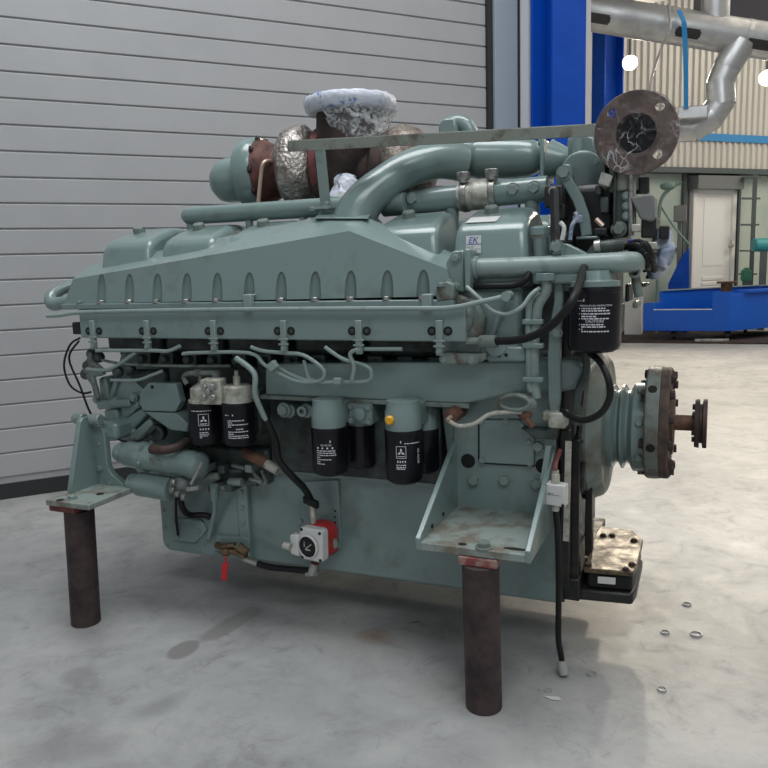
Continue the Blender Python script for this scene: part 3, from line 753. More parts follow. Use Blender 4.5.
# --- air outlet flange and long pipe to the front
s = MB()
q = at(462, 268, 2.44)
s.prism([at(x, y, 2.44) for x, y in ((446, 262), (452, 251), (464, 250), (464, 292), (452, 291), (446, 282))], (0, .13, 0)); part(s, 'outlet_adapter', paint, .006)
s = MB(); s.box((at(464, 270, 2.42).x, 2.42, zs(466, 291, 2.42)), (at(470, 270, 2.42).x, 2.58, zs(466, 249, 2.42))); f_ = part(s, 'outlet_flange', paint, .006)
for x, y in ((456, 258), (456, 286)): bolt(f_, at(x, y, 2.43), NY, .012)
p0 = V((at(468, 269, 2.47).x, 2.48, zs(468, 269, 2.48)))
s = MB(); pts = [at(468, 268.5, 2.48), at(520, 267, 2.48), at(570, 265, 2.48), at(612, 263, 2.48), at(628, 262, 2.50), at(636, 262, 2.56), at(641, 261, 2.68)]
s.tube(pts, [.032]*7, 20); part(s, 'air_pipe', pipem)
s = MB(); a_ = at(470, 268.5, 2.48); s.cyl(a_, a_+(pts[1]-pts[0]).normalized()*.03, .040, n=24); part(s, 'pipe_collar', paint, .004)
# second shorter pipe behind/below
s = MB(); s.tube([at(548, 282, 2.56), at(580, 281, 2.56), at(610, 279, 2.56)], [.032, .032, .030], 16); part(s, 'oil_pipe', pipem)

# --- coolant manifold tubes on top of the heads
s = MB(); a_, b_ = at(186, 216, 2.72), at(345, 206, 2.72); s.lathe(a_, b_-a_, [(-.01, .005), (-.006, .026), (.01, .0365), ((b_-a_).length+.25, .0365)], 24); cm = part(s, 'coolant_pipe', pipem)
cm.data.materials[0] = paint
for x, y in ((190, 224), (249, 222), (303, 219)):
    q = at(x, y-8, 2.72); s = MB(); s.cyl(q, q-UP*.12, .016, n=14); part(s, 'branch_tube', paint, parent=cm)
a_, b_ = at(384, 205, 2.78), at(548, 188.5, 2.78)
s = MB(); s.cyl(a_, b_, .045, n=32); cm2 = part(s, 'coolant_pipe', paint)
d_ = (b_-a_).normalized()
q = at(460, 197.2, 2.78); q2 = at(496, 193.6, 2.78)
s = MB(); s.cyl(q, q2, .052, n=32); part(s, 'hose_sleeve', castal, parent=cm2, label='aluminium coloured hose sleeve')
for x, y in ((466, 196.6), (494, 193.8)):
    q = at(x, y, 2.78); s = MB(); s.cyl(q-d_*.012, q+d_*.012, .056, n=32); s.cyl(q+V((0, -.03, .045)), q+V((0, -.03, .085)), .016, n=12); s.obox(q+V((0, -.03, .07)), V((.022, 0, 0)), V((0, .014, 0)), UP*.014); part(s, 'hose_clamp', steel, .003, parent=cm2)
for x, y in ((412, 199), (513, 190), (534, 188)):
    q = at(x, y, 2.735); bolt(cm2, V((q.x, 2.74, q.z)), NY, .020)
for x, y in ((452, 215), (532, 213)):
    q = at(x, y-12, 2.78); s = MB(); s.cyl(q, q-UP*.2, .026, n=18); s.cyl(q-UP*.11, q-UP*.13, .034, n=18); part(s, 'branch_tube', paint, parent=cm2)

# --- crossover air pipe from the turbo to the manifold
s = MB()
pp = [(353, 236, 2.62, .088), (355, 220, 2.63, .084), (364, 202, 2.65, .074), (384, 184, 2.70, .067), (408, 169, 2.76, .066), (434, 161, 2.83, .068), (452, 161, 2.88, .070), (462, 163, 2.91, .070)]
s.tube([at(x, y, Y) for x, y, Y, r in pp], [r for *_, r in pp], 28); part(s, 'crossover_pipe', paint)
s = MB(); s.prism([at(314, 219, 2.53), at(368, 219, 2.53), at(371, 215, 2.60), at(320, 213, 2.62)], UP*.004); part(s, 'crossover_flange', paint, .004)

# --- right turbo: compressor, elbow and plate
Yr = 3.0
s = MB(); a_ = at(452, 158, Yr); b_ = at(543, 158, Yr); ax = (b_-a_).normalized(); L_ = (b_-a_).length
rr = sz(at(500, 158, Yr), 20)
s.lathe(a_, ax, [(0, rr*.95), (.10, rr), (.105, rr*1.03), (.12, rr*1.03), (.125, rr), (L_*.72, rr), (L_*.86, rr*.93), (L_*.95, rr*.75), (L_, rr*.5)], 40); ap = part(s, 'charge_air_pipe', paint)
s = MB(); s.tube([at(448, 126, 3.1), at(458, 123, 3.1), at(466, 126, 3.1), at(471, 135, 3.1), at(472, 150, 3.1)], [.034, .034, .034, .032, .03], 20); part(s, 'compressor_outlet', paint)
s = MB(); s.prism([at(438, 124, 3.05), at(442, 118, 3.05), at(455, 117, 3.05), at(458, 136, 3.05), at(438, 138, 3.05)], (0, .12, 0)); part(s, 'outlet_flange', paint, .01)
s = MB(); q = at(545, 159, 2.95); s.box((q.x-.010, 2.90, zs(545, 181, 2.93)), (q.x+.006, 3.10, zs(545, 139, 2.93))); f_ = part(s, 'flange_plate', paint, .005)
for y in (142, 177): bolt(f_, at(542, y, 2.92), V((-1, 0, 0)), .014)
s = MB(); a_, b_ = at(549, 160, 2.97), at(574, 163, 2.97); s.cyl(a_, b_, sz(a_, 20), sz(b_, 11), 32); part(s, 'reducer', paint)
# thermostat casting
s = MB(); s.prism([at(x, y, 2.80) for x, y in ((566, 136), (572, 133), (588, 131), (597, 134), (599, 152), (596, 168), (568, 166))], (0, .30, 0)); th = part(s, 'thermostat_housing', paint, .02, seg=3)
s = MB(); s.cyl(at(578, 158, 2.79), at(578, 138, 2.79), .022, .016, n=12); part(s, 'casting_rib', paint, parent=th)
s = MB(); q = at(582, 173, 2.78); s.lathe(q, (.25, -1, 0), [(-.14, .07), (0, .072), (.03, .072), (.034, .06)], 32); hc = part(s, 'housing_cap', paint, .004)
for a in range(4):
    an = a*1.57+.5; bolt(hc, q+V((math.cos(an)*.058, -.032, math.sin(an)*.058)), NY, .009)
# curved lever arm
s = MB(); pts = [(563, 173), (568, 182), (578, 199), (584, 216), (587, 236)]
L_ = [at(x, y, 2.66) for x, y in pts]
for i in range(len(L_)-1):
    pass
rings_ = []
for i, p in enumerate(L_):
    t_ = (L_[min(i+1, 4)]-L_[max(i-1, 0)]).normalized(); n_ = V((t_.z, 0, -t_.x)); w_ = .018
    rings_.append([p+n_*w_+V((0, -.012, 0)), p-n_*w_+V((0, -.012, 0)), p-n_*w_+V((0, .012, 0)), p+n_*w_+V((0, .012, 0))])
s.rings(rings_); s.obox(at(588, 238, 2.66), V((.035, 0, 0)), V((0, .03, 0)), UP*.005); arm = part(s, 'support_arm', paint, .004)
bolt(arm, at(564, 173, 2.645), NY, .020)
s = MB(); s.prism([at(x, y, 2.68) for x, y in ((556, 172), (562, 164), (570, 164), (572, 176), (566, 186), (556, 190))], (0, .15, 0)); part(s, 'lug_plate', paint, .006)

# --- left turbo
Yl = 3.0
ax = V((1, .12, .02)).normalized()
q = at(240, 174, Yl)
s = MB(); R1 = sz(q, 33)
cq = at(213.5, 182, Yl)
s.lathe(cq, ax, [(0, .02), (.010, .058), (.04, .088), (.075, .098), (.20, .100)], 36); tc_ = part(s, 'compressor_inlet', paint)
s = MB(); q0 = at(253, 174, Yl); s.lathe(q0, ax, [(-.050, .10), (-.048, .125), (-.030, .148), (0, .155), (.04, .153), (.050, .148), (.052, .12)], 44); vol = part(s, 'compressor_housing', paint)
s = MB(); s.lathe(q0+ax*.05, ax, [(0, .143), (.02, .138), (.10, .10), (.16, .09), (.2, .10)], 36); part(s, 'bearing_housing', darkred, label='dark red turbo centre section')
for k in range(10):
    an = k*.628; u_, v_, _ = frame(ax); bolt(vol, q0+ax*.05+(u_*math.cos(an)+v_*math.sin(an))*.143, ax, .013, rust)
qt = at(305, 168, Yl)
def lumpy(s, k=.006, sc=14):
    from mathutils import noise
    for v in s.bm.verts: v.co += V((noise.noise(v.co*sc), noise.noise(v.co*sc+V((9, 0, 0))), noise.noise(v.co*sc+V((0, 9, 0)))))*k
    return s
s = MB(); s.lathe(qt-ax*.10, ax, [(0, .08), (.01, .14), (.04, .168), (.08, .178), (.12, .172), (.15, .15), (.165, .13), (.17, .08)], 44)
bmesh.ops.subdivide_edges(s.bm, edges=s.bm.edges[:], cuts=1, use_grid_fill=True); lumpy(s, .010, 16)
part(s, 'turbine_blanket', foil, label='silvery foil insulation blanket over the turbine')
s = MB(); s.lathe(qt+ax*.075, ax, [(0, .13), (.0, .155), (.03, .155), (.03, .10)], 40); part(s, 'clamp_ring', redm, label='dark red clamp ring')
s = MB(); s.lathe(qt+ax*.105, ax, [(0, .12), (0, .142), (.022, .142), (.03, .12), (.16, .11)], 40); part(s, 'exhaust_flange', rust)
# wire bent up beside the bearing housing
s = MB(); s.tube([at(258, 207, 2.86), at(261, 175, 2.86), at(263, 164, 2.86), at(267, 161, 2.88), at(272, 162, 2.92)], .009); part(s, 'bent_tube', copper, label='pale pink tube')
# exhaust elbows joining into the upright outlet
s = MB(); s.tube([at(322, 176, 3.0), at(338, 172, 3.0), at(345, 158, 3.0), at(347, 138, 3.0), at(348, 112, 3.0)], [.125, .128, .13, .13, .13], 30); ex = part(s, 'exhaust_elbow', rust)
s = MB(); s.tube([at(390, 170, 3.02), at(378, 178, 3.02), at(366, 172, 3.02), at(352, 158, 3.0)], [.10, .105, .10, .09], 24); part(s, 'exhaust_branch', rust)
s = MB(); q = at(350, 105, 3.0); s.lathe(q, UP, [(-.02, .12), (-.02, .17), (.02, .17), (.02, .12)], 44); ef = part(s, 'outlet_flange', exhm)
s = MB(); c_ = at(350, 104, 3.0); R2 = sz(c_, 46.5)
n_ = 60
rr_ = []
for z, r in ((-.036, R2*.62), (-.042, R2*.88), (-.030, R2*.96), (-.005, R2), (.012, R2*.99), (.020, R2*.96), (.024, R2*.6), (.022, .02)):
    rr_.append([c_+V((math.cos(2*math.pi*i/n_)*r*(1+random.uniform(-.004, .004)), math.sin(2*math.pi*i/n_)*r*(1+random.uniform(-.004, .004)), z+random.uniform(-.0025, .0025))) for i in range(n_)])
s.rings(rr_, True); part(s, 'plastic_wrap', wrapm, label='white plastic wrapped over the exhaust outlet', ang=60)
s = MB(); rr_ = []
for k in range(9):
    t_ = k/8; c0 = at(352+10*t_, 114+34*t_, 2.99); r = .185-.09*t_**.7
    rr_.append([c0+V((math.cos(2*math.pi*i/40)*r*(1+random.uniform(-.07, .07)), math.sin(2*math.pi*i/40)*r*(1+random.uniform(-.07, .07)), random.uniform(-.008, .008))) for i in range(40)])
s.rings(rr_, False)
bmesh.ops.delete(s.bm, geom=[v for v in s.bm.verts if v.co.x < c_.x-.05], context='VERTS')
part(s, 'plastic_wrap', film, label='clear torn film hanging below the exhaust outlet', ang=50)
# foil blanket on the second turbine
qt2 = at(402, 163, 3.02)
s = MB(); s.ball(qt2-V((0, 0, .02)), .15, (1.0, .95, 1.12), 32, 22); lumpy(s, .012, 14)
part(s, 'turbine_blanket', brownfoil, label='brownish foil blanket over the second turbine')
s = MB(); s.lathe(at(385, 172, 3.02), ax, [(-.02, .12), (-.02, .15), (.02, .15), (.02, .12)], 36); part(s, 'clamp_ring', rust)
# crumpled clear bag and yellow tag in the valley
s = MB(); s.ball(at(346, 193, 2.85), .06, (1.1, .9, 1.1), 20, 14); lumpy(s, .03, 30); part(s, 'film_bundle', wrapm, ang=40)
s = MB(); q = at(341, 201, 2.78); s.obox(q, V((.035, 0, .008)), V((0, .02, 0)), UP*.014); part(s, 'yellow_label', ylw, .003)

# --- angle iron guard bar on top
s = MB(); a_, b_ = at(288, 146.5, 2.55), at(601, 130, 2.62); d_ = (b_-a_).normalized()
s.obox((a_+b_)/2, (b_-a_)/2, V((0, .003, 0)), d_.cross(V((0, 1, 0)))*.0185); s.obox((a_+b_)/2+V((0, .022, .018)), (b_-a_)/2, V((0, .022, 0)), UP*.003)
gb = part(s, 'guard_bar', ironm, .001, label='worn flat angle iron bar')
s = MB(); a_, b_ = at(320, 150, 2.56), at(326, 208, 2.60); s.obox((a_+b_)/2, (b_-a_)/2, V((0, .004, 0)), V((.02, 0, 0))); s.obox(b_, V((.035, 0, 0)), V((0, .03, 0)), UP*.005); lg = part(s, 'bar_leg', pipem, .001)
bolt(lg, at(327, 205, 2.585), NY, .014); bolt(lg, at(313, 211, 2.60), UP, .016)

# --- oil cooler gallery along the side
s = MB()
ps = [(265, 367), (272, 364), (526, 361), (534, 362), (534, 391), (520, 392), (470, 403), (462, 404), (265, 395)]
s.prism([at(x, y, 2.48) for x, y in ps], (0, .18, 0)); gal = part(s, 'oil_cooler', paint, .008, seg=3)
s = MB(); s.box((at(262, 396, 2.49).x, 2.475, zs(300, 397, 2.49)-.012), (at(470, 400, 2.49).x, 2.66, zs(300, 397, 2.49)+.004)); part(s, 'cooler_flange', dirty, .003)
for x in (296, 322, 350, 382, 407, 435, 462): bolt(gal, (at(x, 364, 2.52).x, 2.52, zs(x, 365.5, 2.48)), UP, .010)
for x in (288, 306): 
    q = at(x, 411, 2.5); s = MB(); s.cyl(q, q+V((0, .16, 0)), .028, n=20); part(s, 'oil_port', paint, .004)
bolt(gal, at(284, 410, 2.49), NY, .022); 
q = at(303, 411, 2.495); s = MB(); s.lathe(q, (0, -1, 0), [(0, .020), (.012, .020), (.012, .010), (.004, .010)], 20, False); part(s, 'port_ring', boltm)
s = MB(); s.box((at(268, 405, 2.56).x, 2.56, zs(300, 470, 2.6)), (at(440, 405, 2.56).x, 2.68, zs(300, 398, 2.5))); part(s, 'filter_base', grimy_shaded, .01)

# --- oil filters
def oil_filter(cx, top, bot, wpx, Y, head=True, name='oil_filter'):
    c = at(cx, top, Y); r = sz(c, wpx/2); zb2 = at(cx, bot-3, Y).z
    h = c.z-zb2
    s = MB(); s.lathe(c, (0, 0, -1), [(0, r*.6), (0, r*.98), (.006, r), (.014, r), (.016, r*.975), (h-.02, r*.975), (h-.008, r*.90), (h, r*.72), (h, .01)], 40)
    f = part(s, name, filtm)
    if head:
        s = MB(); s.lathe(c, (0, 0, 1), [(.001, r*.94), (.06, r*.94), (.075, r*.86), (.10, r*.84)], 36); part(s, 'filter_head', paint, parent=f)
        s = MB(); s.box((c.x-r*.8, c.y, c.z+.004), (c.x+r*.8, c.y+.16, c.z+.09)); part(s, 'filter_neck', paint, .008, parent=f)
    return f, V((c.x, c.y, zb2)), r, h
def face(c): return math.atan2(-c.y, -c.x)+.0
f1, c1, r1, h1 = oil_filter(329, 426, 476, 37, 2.42)
f1['label'] = 'black spin-on oil filter nearest the sump gauge, white print'
g = wrap_cyl(c1, r1*.975, face(c1)-.22)
flat_to(g, [moved(text_mesh('OIL FILTER', .0085), 0, h1*.66)]+[rect(-.034+k*.018, h1*.60, .006, .006) for k in range(4)]+lines(-.036, .036, [h1*(.55-.045*k) for k in range(7)], .0032, 5)+[rect(.014, h1*.73, .004, .008)], 'lettering', white, f1)
f2, c2, r2, h2 = oil_filter(403.5, 428.5, 484, 39, 2.40)
f2['label'] = 'black spin-on oil filter beside the near bracket, three-diamond mark'
g = wrap_cyl(c2, r2*.975, face(c2)-.16)
w_ = .034
flat_to(g, outline(-w_/2, h2*.52, w_, .042, .0016)+diamonds(0, h2*.52+.021, .013)+[rect(-.012, h2*.52+.006, .024, .002)]+[rect(-.014+k*.0085, h2*.44, .004, .007) for k in range(4)]+lines(-w_/2, w_/2, [h2*.385, h2*.345, h2*.315], .0034, 8)+[rect(-.002, h2*.80, .003, .008)], 'diamond_mark', white, f2)
flat_to(g, lines(.012, .068, [h2*.785], .003, 4), 'lettering', white, f2)
t_ = text_mesh('OIL FILTER', .011); t_.transform(Matrix.Rotation(-math.pi/2, 4, 'Z')); flat_to(g, [moved(t_, .060, h2*.54)], 'lettering', white, f2)
for cx, tp, bt, wp_ in ((360, 424, 470, 30), (424, 428, 474, 30)): oil_filter(cx, tp, bt, wp_, 2.545)
# oil pressure valve block between filters
s = MB(); q = at(360, 414, 2.47); s.box((q.x-.048, 2.47, q.z-.038), (q.x+.048, 2.6, q.z+.038)); vb_ = part(s, 'valve_block', paint, .006)
for dx in (-.036, .036):
    for dz in (-.026, .026): bolt(vb_, (q.x+dx, 2.47, q.z+dz), NY, .011)
s = MB(); s.lathe((q.x, 2.47, q.z), (0, -1, 0), [(0, .026), (.012, .024), (.018, .012)], 20); part(s, 'block_boss', paint, parent=vb_)
s = MB(); q = at(389, 420.5, 2.33); s.lathe(q+V((0, .05, 0)), (.1, -1, 0), [(0, .026), (.034, .026), (.036, .018)], 8); part(s, 'sensor_base', steel, parent=f2)
s = MB(); s.lathe(q+V((0, .015, 0)), (.1, -1, 0), [(0, .0155), (.016, .0155), (.022, .011)], 24); part(s, 'sensor_cap', yellow, label='orange-yellow cap', parent=f2)

# --- fuel filters at left
ff1, c1, r1, h1 = oil_filter(204, 402, 446, 33, 2.44, False, 'fuel_filter')
g = wrap_cyl(c1, r1*.975, face(c1)-.10)
flat_to(g, outline(-.020, h1*.50, .040, .046, .0018)+diamonds(0, h1*.50+.024, .014)+[rect(-.013, h1*.50+.006, .026, .003)]+[rect(-.016+k*.010, h1*.40, .005, .006) for k in range(4)]+lines(-.018, .018, [h1*.33, h1*.29, h1*.25, h1*.21], .003, 11), 'diamond_mark', white, ff1)
flat_to(g, lines(-.05, .03, [h1*.84], .003, 4), 'lettering', white, ff1)
ff1['label'] = 'black fuel filter with three-diamond mark, left of the pair'
ff2, c2, r2, h2 = oil_filter(238, 402, 447, 34, 2.42, False, 'fuel_filter')
ff2['label'] = 'black fuel filter with printed instructions, right of the pair'
g = wrap_cyl(c2, r2*.975, face(c2)-.05)
flat_to(g, lines(-.042, .036, [h2*(.62-.047*k) for k in range(4)], .0034, 21)+lines(-.01, .02, [h2*.42], .004, 3)+lines(-.042, .036, [h2*(.36-.047*k) for k in range(4)], .0032, 22)+[rect(-.022, h2*.74, .004, .006)]+lines(-.055, -.03, [h2*.745], .003, 2), 'lettering', white, ff2)
q = V((c1.x, c1.y, c1.z+h1)); s = MB(); s.lathe(q, UP, [(.002, r1*.93), (.012, r1*.93), (.014, r1*.80), (.055, r1*.78), (.065, r1*.6), (.075, r1*.3)], 32); fh = part(s, 'filter_head', castal, parent=ff1, label='pale cast filter head')
s = MB(); qb = at(214, 391, 2.38); s.obox(qb, V((.040, .008, 0)), V((-.006, .03, 0)), UP*.048); part(s, 'filter_flange', castal, .006, parent=ff1)
for x, y in ((204.5, 387), (213, 387), (204.5, 397.5), (213.5, 397.5), (209, 392)): bolt(ff1, at(x, y, 2.346), V((.2, -1, 0)), .0115, steel)
q = V((c2.x, c2.y, c2.z+h2)); s = MB(); s.lathe(q, UP, [(.002, r2*.90), (.01, r2*.90), (.06, r2*.84), (.066, r2*.70)], 32); s.cyl(q+UP*.06, q+UP*.10, .014, n=12); s.cyl(q+UP*.085, q+UP*.12, .008, n=10); part(s, 'filter_head', castal, parent=ff2, label='pale cast filter head')
s = MB(); s.tube([at(216, 398, 2.44), at(216, 372, 2.44)], .015, smooth=False); s.tube([at(219, 373, 2.44), at(200, 373, 2.44), at(189, 373.5, 2.44), at(184, 377, 2.45), at(187, 384, 2.45)], .010); s.cyl(at(195, 373, 2.44), at(201, 373, 2.44), .014, n=8); s.tube([at(200, 373, 2.44), at(200, 388, 2.44)], .007, smooth=False); part(s, 'fuel_pipe', dirty)
s = MB(); s.box((c1.x-.05, c1.y+.05, c1.z+h1*.2), (c2.x+.05, 2.70, c1.z+h1+.05)); part(s, 'filter_bracket', grimy_shaded, .01)

# --- injection pipes hanging from the clips
PS = {'a': [(183, 355), (190, 353), (249, 353), (266, 366), (296, 381), (319, 381), (324.5, 374), (320, 366), (303, 355), (285, 353), (263, 351), (251, 347)],
      'b': [(325, 347), (343, 359), (366, 366), (371.5, 373), (368, 381), (346, 382), (306, 380.5), (272, 364)],
      'c': [(364, 349), (402, 349)], 'd': [(352, 380), (354, 366), (350, 354), (358, 349)],
      'e': [(96, 350.5), (150, 350.5), (168, 351), (180, 346)], 'f': [(87, 369), (110, 369), (136, 352)],
      'g': [(111, 380), (137, 380), (152, 375), (162, 371)], 'h': [(304, 360), (309, 378), (316, 380)]}
for k, ps in PS.items():
    s = MB(); s.tube([at(x, y, 2.385+.006*(ord(k) % 5)) for x, y in ps], .0072 if k != 'g' else .0062, 10, sub=4); part(s, 'fuel_pipe', pipem)
s = MB(); s.tube([at(102, 360, 2.5), at(125, 364, 2.5), at(180, 366, 2.5), at(230, 366, 2.5)], .006); part(s, 'fuel_pipe', dirty)
s = MB(); q = at(273, 366, 2.375); s.obox(q, V((.009, 0, -.012)), V((0, .012, 0)), V((.014, 0, .010))); part(s, 'pipe_clamp', pipem, .002)
s = MB(); q = at(338, 381, 2.375); s.box((q.x-.014, q.y-.012, q.z-.011), (q.x+.014, q.y+.012, q.z+.011)); part(s, 'pipe_clamp', pipem, .002)
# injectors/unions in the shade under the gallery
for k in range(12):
    x = -2.2+k*.118; s = MB(); s.box((x-.03, 2.56, 1.02), (x+.03, 2.68, 1.08)); s.cyl((x, 2.56, 1.05), (x, 2.53, 1.05), .018, n=12); part(s, 'pump_union', grimy_shaded, .006)
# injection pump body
s = MB(); s.box((-2.1, 2.58, .93), (-1.05, 2.7, 1.03)); part(s, 'injection_pump', grimy_shaded, .015)
s = MB(); s.box((-2.2, 2.60, 1.08), (-.86, 2.72, 1.16)); part(s, 'head_rail', blackm, .01)  # black here stands in for the shade below the gallery cover
# upright tube and hose by the fuel filters
s = MB(); s.tube([at(236, 358, 2.37), at(254, 373, 2.37), at(255, 394, 2.37), at(262, 412, 2.39), at(266, 420, 2.40)], .0105, 12); part(s, 'drain_tube', pipem)
s = MB(); s.tube([at(264, 416, 2.40), at(271, 430, 2.41), at(276, 443, 2.42), at(279, 460, 2.42), at(292, 476, 2.44), at(304, 488, 2.48), at(311, 500, 2.52)], .0135, 14); part(s, 'black_hose', black)
s = MB(); s.cyl(at(245, 452, 2.50), at(267, 464, 2.48), .024, .022, n=16); part(s, 'hose_end', rustor); s = MB(); s.cyl(at(266, 463.5, 2.48), at(279, 471, 2.47), .02, n=14); part(s, 'hose_ferrule', castal)
s = MB(); s.tube([at(252, 468, 2.53), at(256, 476, 2.53), at(266, 484, 2.53), at(262, 470, 2.54)], .008); part(s, 'thin_pipe', dirty)

# --- flywheel housing and rear castings at left
s = MB(); s.lathe((-2.36, 3.0, .82), (1, 0, 0), [(0, .40), (.0, .46), (.05, .47), (.20, .44), (.26, .36), (.26, .1)], 56); fh = part(s, 'flywheel_housing', paint)
for k in range(22):
    an = k*math.pi*2/22
    y, z = 3.0+.45*math.cos(an), .82+.45*math.sin(an)
    if y < 2.95: bolt(fh, (-2.36, y, z), V((-1, 0, 0)), .013)
for Y_, ps in ((2.50, ((95, 401), (128, 399), (130, 407), (97, 410))), (2.51, ((118, 424), (141, 408), (147, 414), (126, 437))), (2.50, ((127, 437), (149, 418), (153, 425), (139, 441))),
               (2.51, ((103, 410), (116, 409), (121, 434), (108, 434))), (2.53, ((98, 378), (105, 376), (109, 401), (100, 402))), (2.53, ((112, 381), (117, 380), (112, 402), (107, 402))), (2.52, ((120, 407), (133, 402), (138, 408), (122, 423))), (2.53, ((130, 393), (151, 391), (151, 396), (131, 399)))):
    s = MB(); s.prism([at(x, y, Y_) for x, y in ps], (0, .10, 0)); part(s, 'housing_rib', paint, .010, parent=fh)
for i, (x, y, r) in enumerate(((116, 402, .022), (134, 398, .018), (104, 421, .02), (123, 422, .016), (134, 432, .016), (97, 399, .02), (138, 405, .014), (112, 432, .014))):
    bolt(fh, at(x, y, 2.515), NY, r*.8)
s = MB(); s.box((-2.32, 2.56, .84), (-2.10, 2.78, 1.0)); part(s, 'rear_casting', grimy_shaded, .02)
s = MB(); s.prism([at(x, y, 2.47) for x, y in ((140, 391.5), (149, 382.5), (175.5, 383.5), (180.5, 402), (175, 412), (143, 411), (139, 403))], (0, .04, 0)); bx = part(s, 'cover_plate', paint, .004)
s = MB(); s.prism([at(x, y, 2.475) for x, y in ((144, 411.8), (175.5, 412.8), (188, 424), (187, 432), (170, 430))], (0, .12, 0)); part(s, 'cover_skirt', paint, .004)
q = at(152, 387, 2.468); s = MB(); s.cyl(q, q+V((0, .004, 0)), .008, n=12); part(s, 'hole', hole, parent=bx)
# rear cables
for pts, r in (([(80, 338), (70, 345), (64, 365), (70, 385), (82, 393), (91, 392)], .0045), ([(79, 341), (69, 358), (80, 386), (91, 414), (107, 433), (124, 441), (141, 440), (156, 429)], .0045)):
    s = MB(); s.tube([at(x, y, 2.44) for x, y in pts], r, 8); part(s, 'black_cable', black)
s = MB(); s.box((at(76, 330, 2.46).x, 2.44, zs(78, 334, 2.46)), (at(84, 330, 2.46).x, 2.5, zs(78, 322, 2.46))); part(s, 'cable_box', blackm, .004)
for pts in ([(88, 360), (95, 364), (103, 371)], [(84, 370), (96, 374), (104, 372)], [(90, 352), (92, 372), (97, 395)], [(88, 375), (95, 386), (98, 398)]):
    s = MB(); s.tube([at(x, y, 2.5) for x, y in pts], .012, 10); part(s, 'rear_pipe', dirty)
for x, y in ((92, 354), (88, 366), (86, 374), (99, 357), (118, 372), (130, 368)):
    s = MB(); s.ball(at(x, y, 2.52), .025, (1, 1, 1), 12, 8); part(s, 'pipe_joint', grimy_shaded)

# --- starter motor with solenoid
Ys = 2.43
a_, b_ = at(125, 453, Ys), at(203, 465.8, Ys); ax = (b_-a_).normalized(); L_ = (b_-a_).length; rs = sz(at(165, 460, Ys), 13.5)
s = MB(); s.lathe(a_, ax, [(0, rs*.80), (.02, rs*.98), (L_*.22, rs), (L_*.23, rs*1.10), (L_*.29, rs*1.10), (L_*.30, rs), (L_*.84, rs), (L_*.85, rs*1.03), (L_*.97, rs*1.03), (L_, rs*.86), (L_+.01, rs*.4)], 36)
sm = part(s, 'starter_motor', paint)
s = MB(); s.lathe(a_, -ax, [(0, rs*.7), (.02, rs*.75), (.04, rs*.6)], 28); part(s, 'starter_nose', paint, parent=sm)
for an in (.3, 1.6, 2.6, 4.2, 5.4):
    u_, v_, _ = frame(ax); bolt(sm, a_+ax*L_*.29+(u_*math.cos(an)+v_*math.sin(an))*rs*1.02, ax, .010)
s = MB(); q = at(166, 458.5, Ys-.06); s.obox(at(164, 459, Ys), V((.03, 0, -.004)), V((0, rs, 0)), UP*.014); part(s, 'name_plate', dirty, .002, parent=sm)
a2, b2 = at(140, 484, Ys-.01), at(171, 489, Ys-.01); ax2 = (b2-a2).normalized(); L2 = (b2-a2).length; rs2 = sz(a2, 12.0)
s = MB(); s.lathe(a2, ax2, [(-.045, rs2*.78), (-.001, rs2*.82), (0, rs2), (L2, rs2), (L2+.004, rs2*.9)], 32); so = part(s, 'solenoid', paint, parent=sm)
s = MB(); q = at(181, 484, Ys-.02); s.ball(q, .03, (1.2, 1, 1)); s.cyl(b2, q, .024, n=12); part(s, 'terminal_boot', greyp, parent=sm)
for x, y in ((173, 482), (172, 490), (177, 494), (183, 497)): bolt(sm, at(x, y, Ys-.06), ax2, .012, steel)
s = MB(); s.tube([at(202, 462, 2.36), at(196, 474, 2.36), at(191, 484, 2.36)], .006); s.obox(at(194, 488, 2.38), V((.03, 0, .006)), V((0, .01, 0)), UP*.008); part(s, 'cable_link', steel)
s = MB(); s.tube([at(180, 497, 2.45), at(183, 509, 2.47), at(190, 515, 2.52), at(202, 515, 2.56), at(210, 517, 2.575)], .013, 12); part(s, 'battery_cable', black)
s = MB(); s.tube([at(176, 498, 2.47), at(176, 515, 2.54), at(178, 535, 2.565)], .006); part(s, 'thin_cable', black)
s = MB(); s.cyl(at(214, 486, 2.5), at(214.5, 499, 2.52), .017, n=12); s.tube([at(214.5, 498, 2.52), at(215, 510, 2.54), at(212, 524, 2.555), at(209, 538, 2.565)], .011); part(s, 'drain_pipe', paint)
s = MB(); s.tube([at(152, 449, 2.37), at(164, 450, 2.36), at(177, 447, 2.39), at(187, 441, 2.45)], [.020, .018, .017, .017], 14); part(s, 'dark_hose', rust)
for i in range(14):
    x = random.uniform(205, 262); y = random.uniform(462, 492); q = at(x, y, 2.52)
    s = MB()
    if i % 2: s.cyl(q-V((.03, 0, 0)), q+V((.03, 0, random.uniform(-.01, .01))), random.uniform(.008, .018), n=10)
    else: s.box((q.x-.016, q.y-.02, q.z-.016), (q.x+.016, q.y+.1, q.z+.016))
    part(s, 'pump_fitting', [grimy_shaded, dirty, boltm][i % 3], .003)
s = MB(); s.box((at(200, 470, 2.56).x, 2.56, zs(230, 482, 2.56)), (at(268, 470, 2.56).x, 2.7, zs(230, 448, 2.56))); part(s, 'feed_pump', grimy_shaded, .015)
s = MB(); s.lathe(at(160, 432, 2.52), (.2, -1, 0), [(0, .035), (.04, .035), (.04, .02), (.02, .02)], 20); part(s, 'pipe_socket', grimy_shaded)

